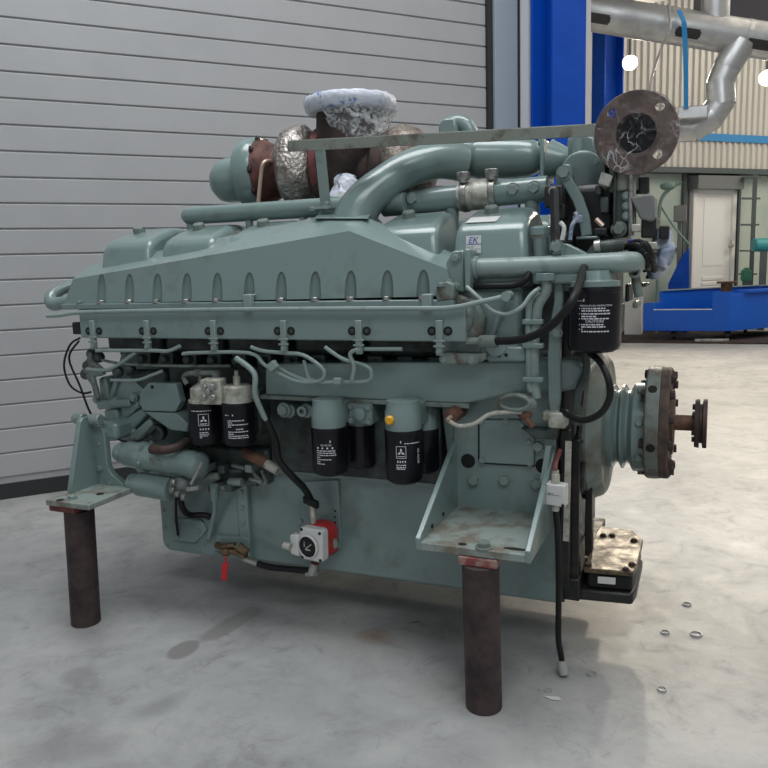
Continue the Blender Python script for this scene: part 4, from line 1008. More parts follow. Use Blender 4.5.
# --- drain valve with red tag, hose to the level gauge
q = at(228, 550, 2.52)
s = MB(); s.tube([at(217, 545, 2.55), at(228, 549, 2.52), at(238, 553, 2.52), at(246, 557, 2.52)], .015, 10); s.obox(at(229, 545, 2.5), V((.03, 0, .008)), V((0, .01, 0)), UP*.007); s.obox(at(243, 549, 2.5), V((.02, 0, -.012)), V((0, .008, 0)), V((.008, 0, .012))); s.ball(at(226, 551, 2.51), .022); dv = part(s, 'drain_valve', brass, label='brass-brown drain valve')
s = MB(); s.prism([at(x, y, 2.50) for x, y in ((222, 563), (228, 563), (227.5, 567), (226, 581), (221, 580))], (0, .006, 0)); s.tube([at(226, 552, 2.5), at(225.5, 563, 2.5)], .004); part(s, 'red_tag', redtag, .001, parent=dv, label='small red tag')
s = MB(); s.cyl(at(243, 558.5, 2.52), at(258, 563.5, 2.52), .015, n=12); part(s, 'hose_ferrule', steel)
s = MB(); s.tube([at(256, 563, 2.52), at(270, 567, 2.52), at(290, 569, 2.51), at(312, 571, 2.49)], .013, 12); part(s, 'gauge_hose', black)
s = MB(); s.cyl(at(312, 574, 2.48), at(315, 563, 2.48), .018, n=10); s.cyl(at(307, 574, 2.49), at(318, 573, 2.48), .012, n=10); part(s, 'gauge_fitting', steel)
# level gauge: red body, white face
gq = at(311, 545, 2.46)
fn = V((-.16, -1, .03)).normalized(); gu = V((1, -.16, 0)).normalized(); gv = gu.cross(fn); gv = gv if gv.z > 0 else -gv
hw = sz(gq, 17)
def oct_(c, w, h, ch): return [c+gu*a+gv*b for a, b in ((-w+ch, -h), (w-ch, -h), (w, -h+ch), (w, h-ch), (w-ch, h), (-w+ch, h), (-w, h-ch), (-w, -h+ch))]
s = MB(); s.prism(oct_(at(316, 541.5, 2.485), .056, .068, .024), -fn*.07); ga = part(s, 'level_gauge', redpl, .006, label='red and white oil level gauge')
s = MB(); s.prism(oct_(at(310.5, 545, 2.445), .054, .064, .010), -fn*.045); s.prism([at(294, 545.5, 2.445)+gu*a+gv*b for a, b in ((-.022, -.038), (.02, -.043), (.02, .043), (-.022, .040))], -fn*.04); part(s, 'gauge_case', whitepl, .008, parent=ga, label='white gauge face')
q = at(308.5, 546.5, 2.443); s = MB(); s.lathe(q, fn, [(0, .046), (.008, .046), (.010, .041), (.002, .040)], 32, False); part(s, 'gauge_rim', whitepl, parent=ga)
s = MB(); s.lathe(q, fn, [(0, .041), (.005, .041)], 32); part(s, 'gauge_glass', filtm, parent=ga, label='dark round dial')
s = MB(); s.obox(q+fn*.005+gu*.004+gv*.002, (gu+gv*.8).normalized()*.017, (gv-gu*.8).normalized()*.0022, fn*.0006); s.obox(q+fn*.0055-gv*.012, gu*.012, gv*.0025, fn*.0006); s.obox(q+fn*.0055-gu*.016+gv*.008, gu*.0025, gv*.010, fn*.0006); part(s, 'dial_marks', castal, parent=ga)
for a, b in ((-.042, .054), (.044, .052), (.044, -.054), (-.040, -.054)): bolt(ga, at(310.5, 545, 2.444)+gu*a+gv*b, fn, .005, blackm)
s = MB(); q = at(290.5, 547, 2.43); s.cyl(q, q+V((-.03, 0, .004)), .014, n=10); part(s, 'gauge_plug', castal, parent=ga)
s = MB(); q = at(333, 542, 2.53); s.lathe(q, (.5, -1, 0), [(0, .022), (.02, .022), (.022, .012)], 8); part(s, 'gauge_bolt', dirty, parent=ga)
s = MB(); s.cyl(at(313.5, 525, 2.50), at(312, 500, 2.52), .011, n=12); part(s, 'gauge_stem', castal, parent=ga)
s = MB(); q = at(311, 502, 2.515); s.obox(q, V((.03, 0, -.01)), V((0, .012, 0)), UP*.014); part(s, 'hose_boot', black, .004)
bolt(sump, at(301, 521, 2.585), NY, .011)

# --- mounting brackets
def plate(pts, vec, m=paint, name='plate', bevel=.003, parent=None):
    s = MB(); s.prism(pts, vec); return part(s, name, m, bevel, parent=parent)
ZB = .515
s = MB(); s.box((-.838, 2.165, ZB), (-.476, 2.60, ZB+.026)); nb = part(s, 'mounting_bracket', dirty, .003, label='near mounting bracket')
nb.data.materials[0] = stained
s = MB(); s.prism([(-.836, 2.55, ZB), (-.475, 2.55, ZB), (-.475, 2.55, .93), (-.52, 2.55, .99), (-.82, 2.55, .99), (-.836, 2.55, .96)], (0, .06, 0)); part(s, 'back_plate', paint, .004, parent=nb)
for x0, w_ in ((-.842, .018), (-.493, .018)):
    s = MB(); s.prism([(x0, 2.163, ZB), (x0, 2.163, ZB+.038), (x0, 2.535, .775), (x0, 2.56, .785), (x0, 2.56, ZB)], (w_, 0, 0)); part(s, 'gusset', paint, .003, parent=nb)
for x, y, r in ((474, 479.5, .020), (505, 479.5, .020), (537, 483, .020), (538.5, 446, .020)):
    q = at(x, y, 2.55); bolt(nb, (q.x, 2.55, q.z), NY, r)
for x, y in ((468, 461), (543, 466)):
    q = at(x, y, 2.549); s = MB(); s.cyl(q, q+V((0, .004, 0)), .026, n=24); part(s, 'hole', hole, parent=nb)
s = MB(); ps = [(479, 420), (519, 420), (534, 438), (534, 466), (482, 463), (479, 459)]
s.prism([at(x, y, 2.535) for x, y in ps], (0, .015, 0)); cp = part(s, 'side_cover', paint, .004)
s = MB(); s.prism([at(478+(x-479)*1.03, 419+(y-420)*1.04, 2.545) for x, y in ps], (0, .006, 0)); part(s, 'cover_gasket', hole, parent=cp)
for x, y in ((482.5, 460), (530, 463), (529, 442), (506, 422), (482, 422)): bolt(cp, at(x, y, 2.535), NY, .010)
q = at(482, 550, 2.2); q = atz(482, 551, ZB+.022)
bolt(nb, (q.x, q.y+.02, ZB+.026), UP, .022, dirty)
for x, y, rx in ((459, 548, .016), (512, 553, .042)):
    q = atz(x, y, ZB+.0266)+V((0, .035, 0)); s = MB(); s.lathe(q, UP, [(0, .010), (.001, .010)], 16); 
    for v in s.bm.verts: v.co.x = q.x+(v.co.x-q.x)*rx/.012
    part(s, 'hole', hole, parent=nb)
for x, y in ((443, 514), (432, 526)):
    q = at(x, y, 2.3)
    px = -.8235; v_ = ray(x, y); t_ = (px-C.x)/v_.x; q = C+v_*t_; s = MB(); s.cyl(q, q+V((.003, 0, 0)), .007, n=10); part(s, 'hole', hole, parent=nb)
# side panel of the block above bracket
s = MB(); s.prism([at(x, y, 2.56) for x, y in ((440, 398), (545, 392), (553, 450), (540, 520), (455, 520))], (0, .12, 0)); part(s, 'front_side_plate', paint, .006)
# left bracket
s = MB(); s.box((-2.385, 2.15, ZB), (-2.165, 2.415, ZB+.022)); lb_ = part(s, 'mounting_bracket', stained, .003, label='far left mounting bracket')
s = MB(); s.prism([at(x, y, 2.40) for x, y in ((89, 421), (101, 428), (104, 433), (107, 466), (111, 474), (123, 484), (126, 493), (90, 497), (88, 440))], (0, .03, 0)); part(s, 'back_plate', paint, .003, parent=lb_)
s = MB(); x0 = -2.372; s.prism([(x0, 2.25, ZB+.02), (x0, 2.25, .555), (x0, 2.33, .815), (x0, 2.35, .828), (x0, 2.41, .828), (x0, 2.41, ZB+.01)], (.022, 0, 0)); part(s, 'gusset', paint, .003, parent=lb_)
for x0, x1 in ((-2.425, -2.372), (-2.335, -2.285)):
    s = MB(); s.cyl((x0, 2.375, .818), (x1, 2.375, .818), .023, n=20); part(s, 'pivot_bolt', boltm, .004, parent=lb_)
s = MB(); s.box((-2.35, 2.42, .72), (-2.25, 2.75, .80)); part(s, 'bracket_arm', paint, .02, parent=lb_)
for x, y, r in ((100.5, 468, .014), (99, 444, .008), (102, 483, .007), (110, 483.5, .007)): bolt(lb_, at(x, y, 2.40), NY, r)
q = atz(72, 499, ZB+.022); bolt(lb_, (q.x, q.y, ZB+.022), UP, .017)
for x, y in ((60, 500), (100, 494)):
    q = atz(x, y, ZB+.0226); s = MB(); s.lathe(q, UP, [(0, .015), (.001, .015)], 16); part(s, 'hole', hole, parent=lb_)

# --- front end
s = MB(); s.box((-.50, 2.62, .55), (-.44, 3.38, 1.50)); part(s, 'front_gear_case', blackm, .02)
s = MB(); s.prism([at(x, y, 2.52) for x, y in ((530, 362), (570, 360), (584, 364), (585, 372), (580, 388), (566, 392), (552, 393), (530, 395))], (0, .3, 0)); part(s, 'water_elbow', paint, .02, seg=4)
s = MB(); s.prism([at(x, y, 2.49) for x, y in ((552, 246), (563, 246), (563, 300), (561, 325), (560, 360), (560, 400), (558, 412), (550, 412), (548, 400), (547, 360), (549, 330), (554, 300))], (0, .03, 0)); sb = part(s, 'support_strut', paint, .004)
bolt(sb, at(557, 247, 2.48), NY, .018); bolt(sb, at(557, 333, 2.48), NY, .014)
s = MB(); s.prism([at(x, y, 2.5) for x, y in ((560, 243), (568, 244), (592, 256), (592, 260), (560, 260))], (0, .05, 0)); part(s, 'gusset_plate', paint, .004)
s = MB(); s.tube([at(556, 252, 2.48), at(554.5, 190, 2.55)], .016, 6, smooth=False); part(s, 'conduit_post', blackm)
s = MB(); s.tube([at(562, 240, 2.46), at(564, 228, 2.46), at(560, 222, 2.46)], .007); part(s, 'white_wire', whitepl)
# twin pipes down the front corner
s = MB(); s.tube([at(546, 275, 2.46), at(546, 291, 2.46), at(538, 306, 2.46), at(536, 325, 2.46), at(534, 345, 2.46), at(534, 380, 2.46), at(536, 398, 2.46)], .017, 14); tp = part(s, 'corner_pipe', pipem)
s = MB(); s.tube([at(540, 292, 2.45), at(531, 300, 2.45), at(528.5, 320, 2.45), at(529, 380, 2.45), at(531, 392, 2.45)], .010, 10); part(s, 'corner_pipe', pipem)
for y in (322, 346, 380): 
    q = at(533, y, 2.43); s = MB(); s.box((q.x-.036, q.y, q.z-.008), (q.x+.03, q.y+.03, q.z+.008)); bc = part(s, 'pipe_clamp', paint, .003, parent=tp)
s = MB(); q = at(546, 277, 2.46); s.lathe(q, UP, [(-.012, .034), (.012, .034)], 6); part(s, 'pipe_nut', paint, .002)
s = MB(); s.tube([at(540, 238, 2.56), at(541, 256, 2.56)], .026, 14, smooth=False); s.lathe(at(541, 232, 2.56), UP, [(-.01, .036), (.012, .036), (.02, .02)], 16); part(s, 'filler_tube', paint)
# thick black hose sweeping to the gallery end
s = MB(); s.tube([at(496, 341, 2.40), at(512, 340.5, 2.37), at(530, 337, 2.33), at(548, 328, 2.30), at(562, 315, 2.28), at(572, 301, 2.28), at(578, 288, 2.33), at(583, 272, 2.42), at(586, 262, 2.5)], .0125, 16); part(s, 'black_hose', black)
s = MB(); s.cyl(at(481, 341, 2.42), at(497, 341, 2.40), .020, n=14); part(s, 'hose_ferrule', dirty); s = MB(); s.cyl(at(466, 341, 2.42), at(482, 341, 2.42), .012, n=8); part(s, 'hose_nut', dirty)
# hose loop by the flywheel
s = MB(); s.tube([at(590, 353, 2.46), at(600, 362, 2.40), at(608, 378, 2.36), at(610, 396, 2.36), at(602, 412, 2.36), at(586, 420, 2.38), at(572, 417, 2.42), at(562, 411, 2.48)], .0105, 14); part(s, 'black_hose', black)
s = MB(); s.tube([at(586, 353, 2.5), at(586, 372, 2.5), at(579, 390, 2.5), at(576, 410, 2.5), at(577, 425, 2.5)], .013, 12); part(s, 'grey_hose', grimy_shaded)
s = MB(); q = at(557, 419, 2.46); s.box((q.x-.028, 2.45, q.z-.03), (q.x+.028, 2.52, q.z+.022)); s.box((q.x-.05, 2.47, q.z-.01), (q.x+.02, 2.52, q.z+.02)); part(s, 'hose_block', castal, .006)
# coiled wire
cq = at(516, 404, 2.44)
s = MB()
for k in range(4): s.tube([cq+V((math.cos(a)*(.064-.005*k), -.008*k, math.sin(a)*(.032-.003*k)+.003*k)) for a in [2*math.pi*i/16 for i in range(16)]],   .0055, 8, closed=True, sub=2)
part(s, 'coiled_cable', dirty)
s = MB(); s.tube([at(522, 412, 2.43), at(504, 412, 2.42), at(488, 415, 2.41), at(474, 424, 2.40), at(459, 426, 2.40), at(449, 421, 2.42)], .0075, 10); part(s, 'sensor_cable', castal)
s = MB(); q = at(452, 415, 2.44); s.lathe(q, (0, -1, 0), [(-.1, .026), (0, .028), (.012, .026), (.014, .018)], 8); part(s, 'oil_sensor', rustor)
s = MB(); s.cyl(at(451, 417, 2.43), at(447, 421, 2.41), .009, n=8); part(s, 'sensor_tip', copper)
s = MB(); s.ball(at(525, 414, 2.44), .022, (1.1, .8, 1)); s.cyl(at(526, 418, 2.43), at(533, 427, 2.43), .011, n=8); part(s, 'cable_tie_block', rustor)
s = MB(); s.prism([at(x, y, 2.50) for x, y in ((520, 428), (545, 430), (556, 426), (556, 440), (536, 439))], (0, .08, 0)); part(s, 'corner_plate', grimy_shaded, .004)
# junction box with its strip and glands
q = at(555.5, 493.5, 2.42); w_, h_ = sz(q, 11.3), sz(q, 11)
ju = V((1, -.10, -.03)).normalized()
s = MB(); s.obox(q, ju*w_, V((.1, 1, 0)).normalized()*.022, UP*h_); jb = part(s, 'junction_box', whitepl, .004, label='white cable junction box')
for a, b in ((-.8, .8), (.78, -.82)): 
    s = MB(); p = q+ju*w_*a+UP*h_*b+V((0, -.022, 0)); s.cyl(p, p+V((0, -.003, 0)), .005, n=10); part(s, 'box_screw', blackm, parent=jb)
flat_to(lambda u_, v_, w0: q+ju*u_+UP*v_+V((0, -.0232-w0, 0)), lines(-.022, .02, [.004, .0], .0022, 2), 'lettering', greyp, jb)
s = MB(); p = q+UP*h_; s.cyl(p, p+UP*.03, .014, n=8); s.cyl(p+UP*.028, p+UP*.042, .011, n=12); part(s, 'cable_gland', castal, .001, parent=jb); s = MB(); p = q-UP*h_; s.cyl(p, p-UP*.022, .013, n=8); part(s, 'cable_gland', castal, .001, parent=jb)
s = MB(); s.tube([q+UP*(h_+.04), at(555, 470, 2.42), at(556, 462, 2.46), at(560, 450, 2.5)], .008); part(s, 'red_cable', redm)
s = MB(); s.tube([q-UP*(h_+.01), at(557.5, 530, 2.44), at(559, 570, 2.46), at(558.5, 615, 2.48), at(558.5, 640, 2.49), at(561, 655, 2.495), atz(563, 668, .02)], .0105, 12); part(s, 'trailing_cable', black, label='black cable hanging from the junction box to the floor')
s = MB(); p = atz(563, 671, .016); s.cyl(p+V((-.005, .0, .035)), p+V((.006, -.012, -.006)), .016, n=12); part(s, 'cable_end', scrapm)
s = MB(); a_, b_ = at(568.5, 441, 2.47), at(566, 541, 2.47); s.obox((a_+b_)/2, (a_-b_)/2, V((.010, 0, 0)), V((0, .003, 0))); part(s, 'box_strip', castal, .001)
s = MB(); a_, b_ = at(549, 445, 2.49), at(543, 482, 2.45); s.obox((a_+b_)/2, (a_-b_)/2, V((.009, 0, 0)), V((0, .01, 0))); part(s, 'box_strip', paint, .001)
# black frame uprights with the rubber mount
FX0 = at(563, 560, 2.56).x
for x0, x1, y0, y1, Y in ((560, 569, 430, 590, 2.56), (571, 579, 440, 588, 2.62), (585, 592, 430, 556, 2.80)):
    a_ = at(x0, 520, Y); b_ = at(x1, 520, Y); s = MB(); s.box((a_.x, Y, zs(x0, y1, Y)), (b_.x, Y+.05, zs(x0, y0, Y)))
    part(s, 'frame_upright', blackm, .003)
s = MB(); s.box((-.455, 2.60, .22), (-.40, 3.3, .30)); part(s, 'frame_crossbar', blackm, .005)
for pts in ([(560, 480), (568, 468), (574, 448), (582, 440)], [(566, 520), (574, 500), (582, 486), (580, 470)], [(562, 452), (570, 446), (578, 436), (580, 424)], [(564, 470), (572, 484), (580, 478), (584, 462)]):
    s = MB(); s.tube([at(x, y, 2.66) for x, y in pts], .010, 10); part(s, 'front_hose', blackm)
ZM = .31
mq = [atz(583.5, 573, ZM), atz(633, 577, ZM), atz(637, 571, ZM), atz(643, 544, ZM), atz(632, 534, ZM), atz(601, 530, ZM), atz(597, 534, ZM)]
s = MB(); s.prism(mq, UP*.018); mp_ = part(s, 'mount_top_plate', mountm, .004, label='oily rust-brown top plate of the front mount')
cm_ = sum(mq, V())/7
s = MB(); s.prism([cm_+(p-cm_)*.93-UP*.065 for p in mq], UP*.068); part(s, 'rubber_mount', black, .012)
s = MB(); s.prism([V((p.x-(.02 if i in (0, 5, 6) else -.0), p.y, .205)) for i, p in enumerate(mq)], UP*.042); s.box((-.47, cm_.y-.12, .21), (cm_.x, cm_.y+.16, .245)); part(s, 'mount_base', blackm, .01)
q = at(607, 577, 2.6); a_, b_ = mq[0], mq[1]; c_ = (a_+b_)/2; du = (b_-a_).normalized(); s = MB(); s.obox(c_-du*.005-UP*.022+V((0, .004, 0)), du*.030, V((0, .004, 0)), UP*.012); part(s, 'paper_label', whitepl, .001)
for x, y in ((603, 536), (612, 536), (634, 541), (588, 566), (626, 570), (632, 565)):
    q = atz(x, y, ZM+.018); bolt(mp_, q, UP, .011, rust)
# big front disc (vibration damper), pulleys, hub, shaft
cy, cz = 3.0, .772
s = MB(); s.lathe((-.458, cy, cz), (1, 0, 0), [(0, .12), (0, .280), (.008, .287), (.056, .287), (.060, .282), (.092, .266), (.104, .25), (.106, .12)], 72); dm = part(s, 'vibration_damper', dirty)
dm.data.materials[0] = mat('worn_grey_green', (.20, .24, .215), .4, noise=((.12, .12, .10), .38, .55), bump=.05, scale=6)
for k in range(16):
    an = k*math.pi/8+.25; n_ = V((0, math.cos(an), math.sin(an))); tt = V((0, -math.sin(an), math.cos(an)))
    s = MB(); s.obox(V((-.424, cy, cz))+n_*.2866, V((.009, 0, 0)), tt*.030, n_*.001); part(s, 'timing_slot', rust, parent=dm)
s = MB(); pr = [(0, .10), (0, .158), (.018, .160), (.030, .138), (.038, .138), (.050, .160), (.056, .160), (.068, .138), (.076, .138), (.088, .162), (.094, .168), (.150, .168), (.152, .10)]
s.lathe((-.352, cy, cz), (1, 0, 0), pr, 64); vp = part(s, 'belt_pulley', paint, ang=20)
for k in range(8):
    an = k*math.pi/4+.5; bolt(vp, V((-.232, cy+.166*math.cos(an), cz+.166*math.sin(an))), V((0, math.cos(an), math.sin(an))), .014)
s = MB(); s.lathe((-.215, cy, cz+.022), (1, 0, 0), [(0, .10), (0, .205), (.005, .210), (.050, .210), (.05, .1)], 64); hb = part(s, 'hub_ring', mat('worn_hub_paint', (.16, .19, .17), .45, noise=((.10, .085, .07), .38, .58), bump=.1, scale=12))
s = MB(); s.lathe((-.164, cy, cz+.022), (1, 0, 0), [(0, .10), (0, .208), (.026, .208), (.032, .204), (.032, .10), (.030, .05), (.030, .02)], 64); hr = part(s, 'hub_plate', mat('brown_rust_iron', (.10, .066, .05), .6, .2, noise=((.05, .038, .034), .38, .6), bump=.2, scale=14), label='rusty outer half of the hub')
for k in range(12):
    an = k*math.pi/6+.26; n_ = V((0, math.cos(an), math.sin(an)))
    bolt(hr, V((-.130, cy, cz+.022))+n_*.178, PX, .016, rust)
    if k % 2 == 0:
        s = MB(); c0 = V((-.190, cy, cz+.022))+n_*.2095; s.cyl(c0, c0+n_*.0015, .016, n=18); part(s, 'bore', hole, parent=hb)
        bolt(hb, V((-.215, cy, cz+.022))+n_*.180, V((-1, 0, 0)), .018, rust)
s = MB(); s.cyl((-.14, cy, .797), (-.045, cy, .797), .029, n=28); s.cyl((-.135, cy, .797), (-.122, cy, .797), .12, n=40); part(s, 'shaft', rustor)
s = MB(); s.lathe((-.05, cy, .797), (1, 0, 0), [(0, .02), (0, .088), (.015, .090), (.017, .072), (.025, .072), (.028, .090), (.042, .090), (.042, .02)], 48); sp = part(s, 'shaft_flange', rust)
for k in range(6):
    an = k*math.pi/3+.4; bolt(sp, (-.05, cy+.06*math.cos(an), .797+.06*math.sin(an)), V((-1, 0, 0)), .011, rust)

# --- front bypass oil filter
bf_, c3, r3, h3 = oil_filter(595.5, 287, 354, 52, 2.44, False, 'oil_filter')
bf_['label'] = 'largest black oil filter at the front, white caution print'
q = V((c3.x, c3.y, c3.z+h3)); s = MB(); s.lathe(q, UP, [(.002, r3*.93), (.018, r3*.93), (.022, r3*.6), (.05, r3*.5)], 36); part(s, 'filter_head', paint, parent=bf_)
s = MB(); s.box((c3.x-.2, c3.y+.02, c3.z+h3+.01), (c3.x+.02, c3.y+.12, c3.z+h3+.045)); part(s, 'filter_neck', paint, .01, parent=bf_)
g = wrap_cyl(c3, r3*.975, face(c3)-.02)
k_ = h3
t1 = moved(text_mesh('INSTALLATION INSTRUCTION', .0072), .004, k_*.720)
t2_ = moved(text_mesh('CAUTION!', .0115), .0, k_*.475)
flat_to(g, [t1, t2_]+lines(-.040, .046, [k_*v_ for v_ in (.680, .645, .600, .560, .525)], .0038, 31)+lines(-.040, .046, [k_*v_ for v_ in (.435, .40, .365, .33)], .0038, 32)+[rect(-.048, k_*v_, .003, .003) for v_ in (.68, .60, .525, .435, .365)]+lines(-.062, -.036, [k_*.80], .002, 9)+[rect(-.034, k_*.795, .003, .008)], 'lettering', white, bf_)

# --- exhaust flange at the front top, wrapped in film
ec = at(636, 133, 2.62); en = (C-ec).normalized(); en = V((en.x-.06, en.y, en.z*.6)).normalized(); Re = sz(ec, 41)
u_, v_, _ = frame(en)
def loop_ring(prof, n=64):
    m_ = MB(); m_.rings([[ec+en*o+(u_*math.cos(2*math.pi*i/n)+v_*math.sin(2*math.pi*i/n))*r for i in range(n)] for o, r in prof], False, True); return m_
ef = part(loop_ring([(0, Re*.56), (0, Re*.985), (-.004, Re), (-.034, Re), (-.036, Re*.56)]), 'exhaust_flange', exhm, label='rusty exhaust flange facing the viewer')
cut = MB()
for x, y in ((660, 106), (657.5, 154), (612, 113), (610, 156)):
    q = atpl(x, y, ec, en); cut.cyl(q-en*.08, q+en*.04, sz(q, 4.6), n=24)
co = cut.build('cutter', exhm)
bo = ef.modifiers.new('b', 'BOOLEAN'); bo.object = co; bo.operation = 'DIFFERENCE'; bo.solver = 'EXACT'
bpy.context.view_layer.update()
me = bpy.data.meshes.new_from_object(ef.evaluated_get(bpy.context.evaluated_depsgraph_get()))
ef.modifiers.clear(); ef.data = me; me.shade_smooth(); me.set_sharp_from_angle(angle=math.radians(30))
bpy.data.objects.remove(co)
part(loop_ring([(-.036, Re*.60), (-.20, Re*.60), (-.20, Re*.47), (-.02, Re*.47), (.0005, Re*.48), (.0005, Re*.57)], 48), 'pipe_stub', exhm, parent=ef)
s = MB(); s.lathe(ec-en*.12, en, [(0, Re*.47), (.004, Re*.47)], 36); part(s, 'pipe_bore', hole, parent=ef)
s = MB(); n_ = 64; rings_ = []
for r, o in ((.002, .008), (Re*.3, .008), (Re*.55, .008), (Re*.8, .007), (Re*.99, .008), (Re*1.02, -.01), (Re*1.015, -.04)):
    rings_.append([ec+en*(o+random.uniform(-.0025, .003))+(u_*math.cos(2*math.pi*i/n_)+v_*math.sin(2*math.pi*i/n_))*r*(1+random.uniform(-.004, .006)) for i in range(n_)])
s.rings(rings_, False); part(s, 'plastic_wrap', clear, label='clear film stretched over the exhaust flange', parent=ef, ang=50)
s = MB(); s.lathe(ec-en*.04, -en, [(0, Re*1.0), (.05, Re*.9), (.12, Re*.72)], 40, False); lumpy(s, .012, 20); part(s, 'plastic_wrap', film, label='loose film gathered behind the flange', parent=ef, ang=50)
s = MB(); s.tube([ec-en*.15, ec-en*.32+V((-.02, 0, -.02)), ec-en*.5+V((-.12, 0, -.08))], Re*.55, 28); part(s, 'exhaust_pipe', rust)
# upright shaft and governor gear below it
s = MB(); q = at(625, 176, 2.66); s.cyl(at(625, 164, 2.70), at(625, 192, 2.70), .05, n=24); part(s, 'actuator_body', ironm, .005)
s = MB(); s.cyl(at(631, 168, 2.64), at(631, 236, 2.64), .009, n=12); s.cyl(at(634, 172, 2.66), at(634, 230, 2.66), .007, n=10); part(s, 'actuator_rod', steel)
s = MB(); s.box((xs(613, 200, 2.64), 2.64, zs(613, 238, 2.64)), (xs(616, 200, 2.64), 2.78, zs(613, 170, 2.64))); s.box((xs(613, 200, 2.66), 2.66, zs(613, 238, 2.66)), (xs(629, 200, 2.66), 2.70, zs(613, 190, 2.66))); ab = part(s, 'actuator_plate', grimy_shaded, .004)
bolt(ab, at(619, 229, 2.65), NY, .02, dirty)
for y in (196, 206, 216): bolt(ab, at(627, y, 2.65), NY, .012)
s = MB(); q = at(606, 180, 2.66); s.obox(q, V((.018, 0, -.008)), V((0, .02, 0)), V((.006, 0, .018))); part(s, 'small_bracket', castal, .003)
s = MB(); s.prism([at(x, y, 2.62) for x, y in ((630, 197), (648, 194), (654, 194), (655, 220), (650, 222), (640, 219))], (0, .14, 0)); part(s, 'controller_box', greyp, .006)
s = MB(); s.cyl(at(642, 194, 2.70), at(642, 178, 2.70), .024, n=18); part(s, 'box_gland', blackm)
s = MB(); s.box((xs(641, 230, 2.64), 2.64, zs(641, 238, 2.64)), (xs(656, 230, 2.64), 2.78, zs(641, 217, 2.64))); part(s, 'connector', blackm, .005)
s = MB(); s.box((xs(659, 230, 2.66), 2.66, zs(659, 239, 2.66)), (xs(669, 230, 2.66), 2.76, zs(659, 226, 2.66))); part(s, 'connector', blackm, .004)
for x, y, c_ in ((636, 228, castal), (652, 246, castal), (577, 219, bluebag), (632, 243, bluep)):
    q = at(x, y, 2.60); s = MB(); s.box((q.x-.014, q.y, q.z-.012), (q.x+.014, q.y+.03, q.z+.012)); part(s, 'plug', c_, .003)
# crumpled blue plastic bag hanging at the corner
s = MB(); s.tube([at(660, 232, 2.72), at(663, 246, 2.70), at(661, 262, 2.70), at(659, 276, 2.72)], [.014, .028, .030, .012], 24); bmesh.ops.subdivide_edges(s.bm, edges=s.bm.edges[:], cuts=1, use_grid_fill=True); lumpy(s, .03, 24); part(s, 'plastic_bag', bluebag, label='crumpled pale blue plastic bag', ang=40)
# loom of cables and hose stubs
for i in range(10):
    x0 = random.uniform(618, 640); y0 = random.uniform(246, 262); x1 = random.uniform(646, 658); y1 = random.uniform(250, 276)
    s = MB(); s.tube([at(x0, y0, 2.58), at((x0+x1)/2, y0-3+random.uniform(-4, 2), 2.54), at(x1-3, (y0+y1)/2, 2.56), at(x1, y1, 2.62)], random.uniform(.006, .013), 10); part(s, 'wire_loom', black)
s = MB(); s.tube([at(590, 259, 2.54), at(597, 249, 2.54), at(608, 246, 2.54), at(622, 245, 2.56)], .020, 14); part(s, 'elbow_hose', grimy_shaded)
s = MB(); s.cyl(at(595, 247.5, 2.54), at(601, 246.5, 2.54), .023, n=14); part(s, 'hose_clip', steel)
s = MB(); s.cyl(at(635, 273, 2.56), at(639, 297, 2.56), .014, n=12); s.lathe(at(634.5, 273, 2.55), (.1, -1, .1), [(0, .018), (.03, .018), (.03, .011), (.01, .011)], 14); part(s, 'drain_cock', dirty)
for x, y, w_, h_ in ((643, 285, 7, 4), (648, 277, 5, 4), (626, 262, 9, 6), (645, 270, 6, 5), (627, 293, 4, 18), (635, 305, 5, 7), (618, 312, 3, 14), (604, 205, 9, 16), (600, 232, 14, 8), (598, 190, 6, 10), (616, 215, 4, 12)):
    q = at(x, y, 2.66); a_, b_ = sz(q, w_), sz(q, h_); s = MB(); s.box((q.x-a_/2, 2.66, q.z-b_/2), (q.x+a_/2, 2.80, q.z+b_/2)); part(s, 'fitting', [blackm, grimy_shaded, ironm][int(x) % 3], .006)
# dark driven gear behind, filling the front top
s = MB(); s.box((at(556, 240, 2.72).x, 2.72, 1.36), (at(618, 240, 2.72).x, 3.2, 1.66)); part(s, 'fan_drive_case', blackm, .03)
s = MB(); s.box((-.46, 2.62, 1.10), (-.33, 3.2, 1.40)); part(s, 'front_cover', blackm, .02)
# relay boxes by the coolant pipe
s = MB(); q = at(556, 195, 2.62); s.box((q.x-.035, 2.60, q.z-.04), (q.x+.025, 2.68, q.z+.03)); s.box((q.x-.01, 2.61, q.z-.08), (q.x+.03, 2.68, q.z-.03)); rb = part(s, 'relay_box', blackm, .006)
bolt(rb, at(553, 191, 2.60), NY, .012, steel)
s = MB(); s.tube([at(570, 240, 2.6), at(572, 226, 2.6), at(577, 218, 2.6), at(575, 212, 2.6)], .007); part(s, 'blue_wire', bluebag)
s = MB(); s.cyl(at(596, 219, 2.6), at(603, 226, 2.6), .008, n=8); part(s, 'spring_pin', copper)
# hose bits in shade between head and block at the near end
s = MB(); s.tube([at(474, 286, 2.46), at(495, 286, 2.45), at(515, 285, 2.45), at(526, 279, 2.45), at(531, 268, 2.47)], .011, 12); part(s, 'black_hose', black)
s = MB(); s.prism([at(x, y, 2.45) for x, y in ((478, 350), (486, 345), (526, 347), (526, 362), (488, 362))], (0, .2, 0)); cf = part(s, 'head_foot', paint, .008)
for x, y in ((499, 356), (506, 355)): 
    q = at(x, y, 2.448); s = MB(); s.cyl(q, q+V((0, .003, 0)), .006, n=10); part(s, 'hole', hole, parent=cf)
s = MB(); s.cyl(at(496, 346, 2.47), at(496, 346, 2.44), .035, n=24); part(s, 'core_plug', paint, .003)

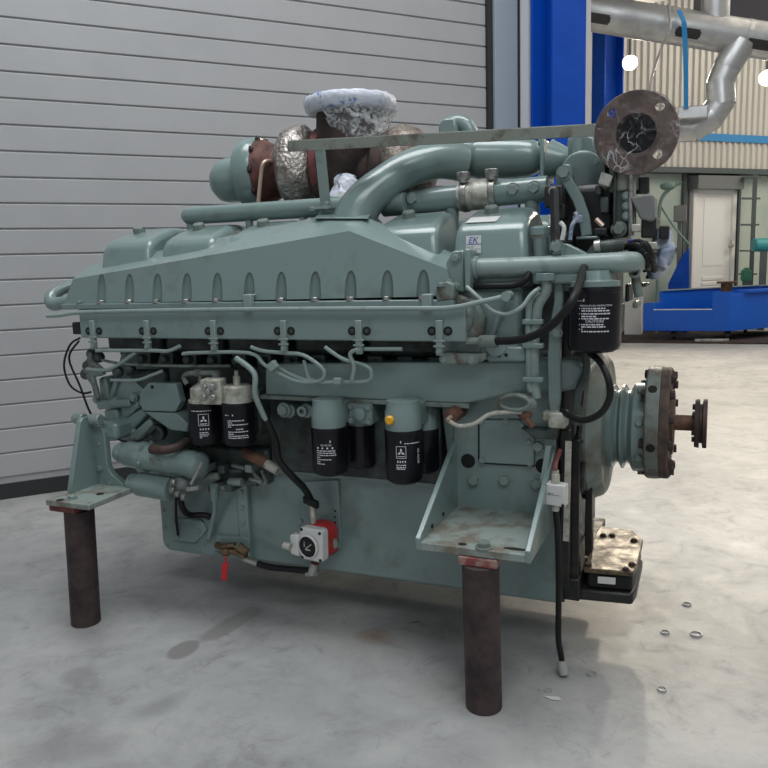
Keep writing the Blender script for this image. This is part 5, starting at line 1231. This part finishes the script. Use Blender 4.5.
# ------------------------------------------------------------------ scraps on the floor
for i, (x, y, r, h_, lb) in enumerate(((548, 691, .016, .008, 'small white ring cap on the floor in front of the hanging cable'), (592, 675, .018, .012, 'pale scrap of plastic right of the hanging cable end'), (665, 633, .018, .012, 'small translucent cap left of the two round caps'),
                                    (696, 635, .023, .012, 'largest round translucent cap on the floor at right'), (687, 605, .019, .012, 'round translucent cap behind the largest one'), (662, 690, .016, .010, 'small grey scrap alone at the lower right of the floor'))):
    q = atz(x, y, 0); s = MB(); s.lathe(q, UP, [(0, r), (h_*.55, r*.92), (h_*.55, r*.78), (.002, r*.74), (.002, .002)], 20, False)
    tag(s.build('plastic_cap', scrapm), lb, 'cap', 'plastic caps dropped on the floor')
q = atz(552, 698, .002); s = MB(); s.prism([q+V(p) for p in ((-.03, 0, 0), (.0, -.012, 0), (.03, -.004, 0), (.02, .012, 0))], UP*.002); tag(s.build('paper_scrap', whitepl), 'flat torn white scrap beside the ring cap', 'scrap')
# ================================================================== LIGHT
w = bpy.data.worlds.new('hall'); S.world = w; w.use_nodes = True
bg = w.node_tree.nodes['Background']; bg.inputs['Color'].default_value = (.93, .965, 1, 1); bg.inputs['Strength'].default_value = .38
def area(name, loc, target, sx, sy, e, col):
    l = bpy.data.lights.new(name, 'AREA'); l.shape = 'RECTANGLE'; l.size = sx; l.size_y = sy; l.energy = e; l.color = col
    o = bpy.data.objects.new(name, l); COL.objects.link(o); o.location = loc
    d_ = V(target)-V(loc); o.rotation_mode = 'QUATERNION'; o.rotation_quaternion = V((0, 0, -1)).rotation_difference(d_)
    return o
area('roof_light_hall', (3.0, 7.5, 6.8), (2.0, 7.0, 0), 6, 7, 250, (1, .90, .76))
area('roof_light_far', (3.5, 14, 6.8), (2.0, 14, 0), 6, 6, 560, (1, .92, .80))
area('roof_light_engine', (-1.0, 2.2, 6.8), (-1.2, 2.6, 0), 5, 2, 285, (.96, .98, 1))
area('fill_light_near', (1.5, -2.0, 6.6), (-.5, 2.5, .6), 5, 2.5, 225, (.95, .98, 1))  # unseen fill added to brighten the engine front and door wall
vs = S.view_settings; vs.view_transform = 'Standard'; vs.look = 'None'; vs.gamma = 1; vs.exposure = 0; vs.use_curve_mapping = False
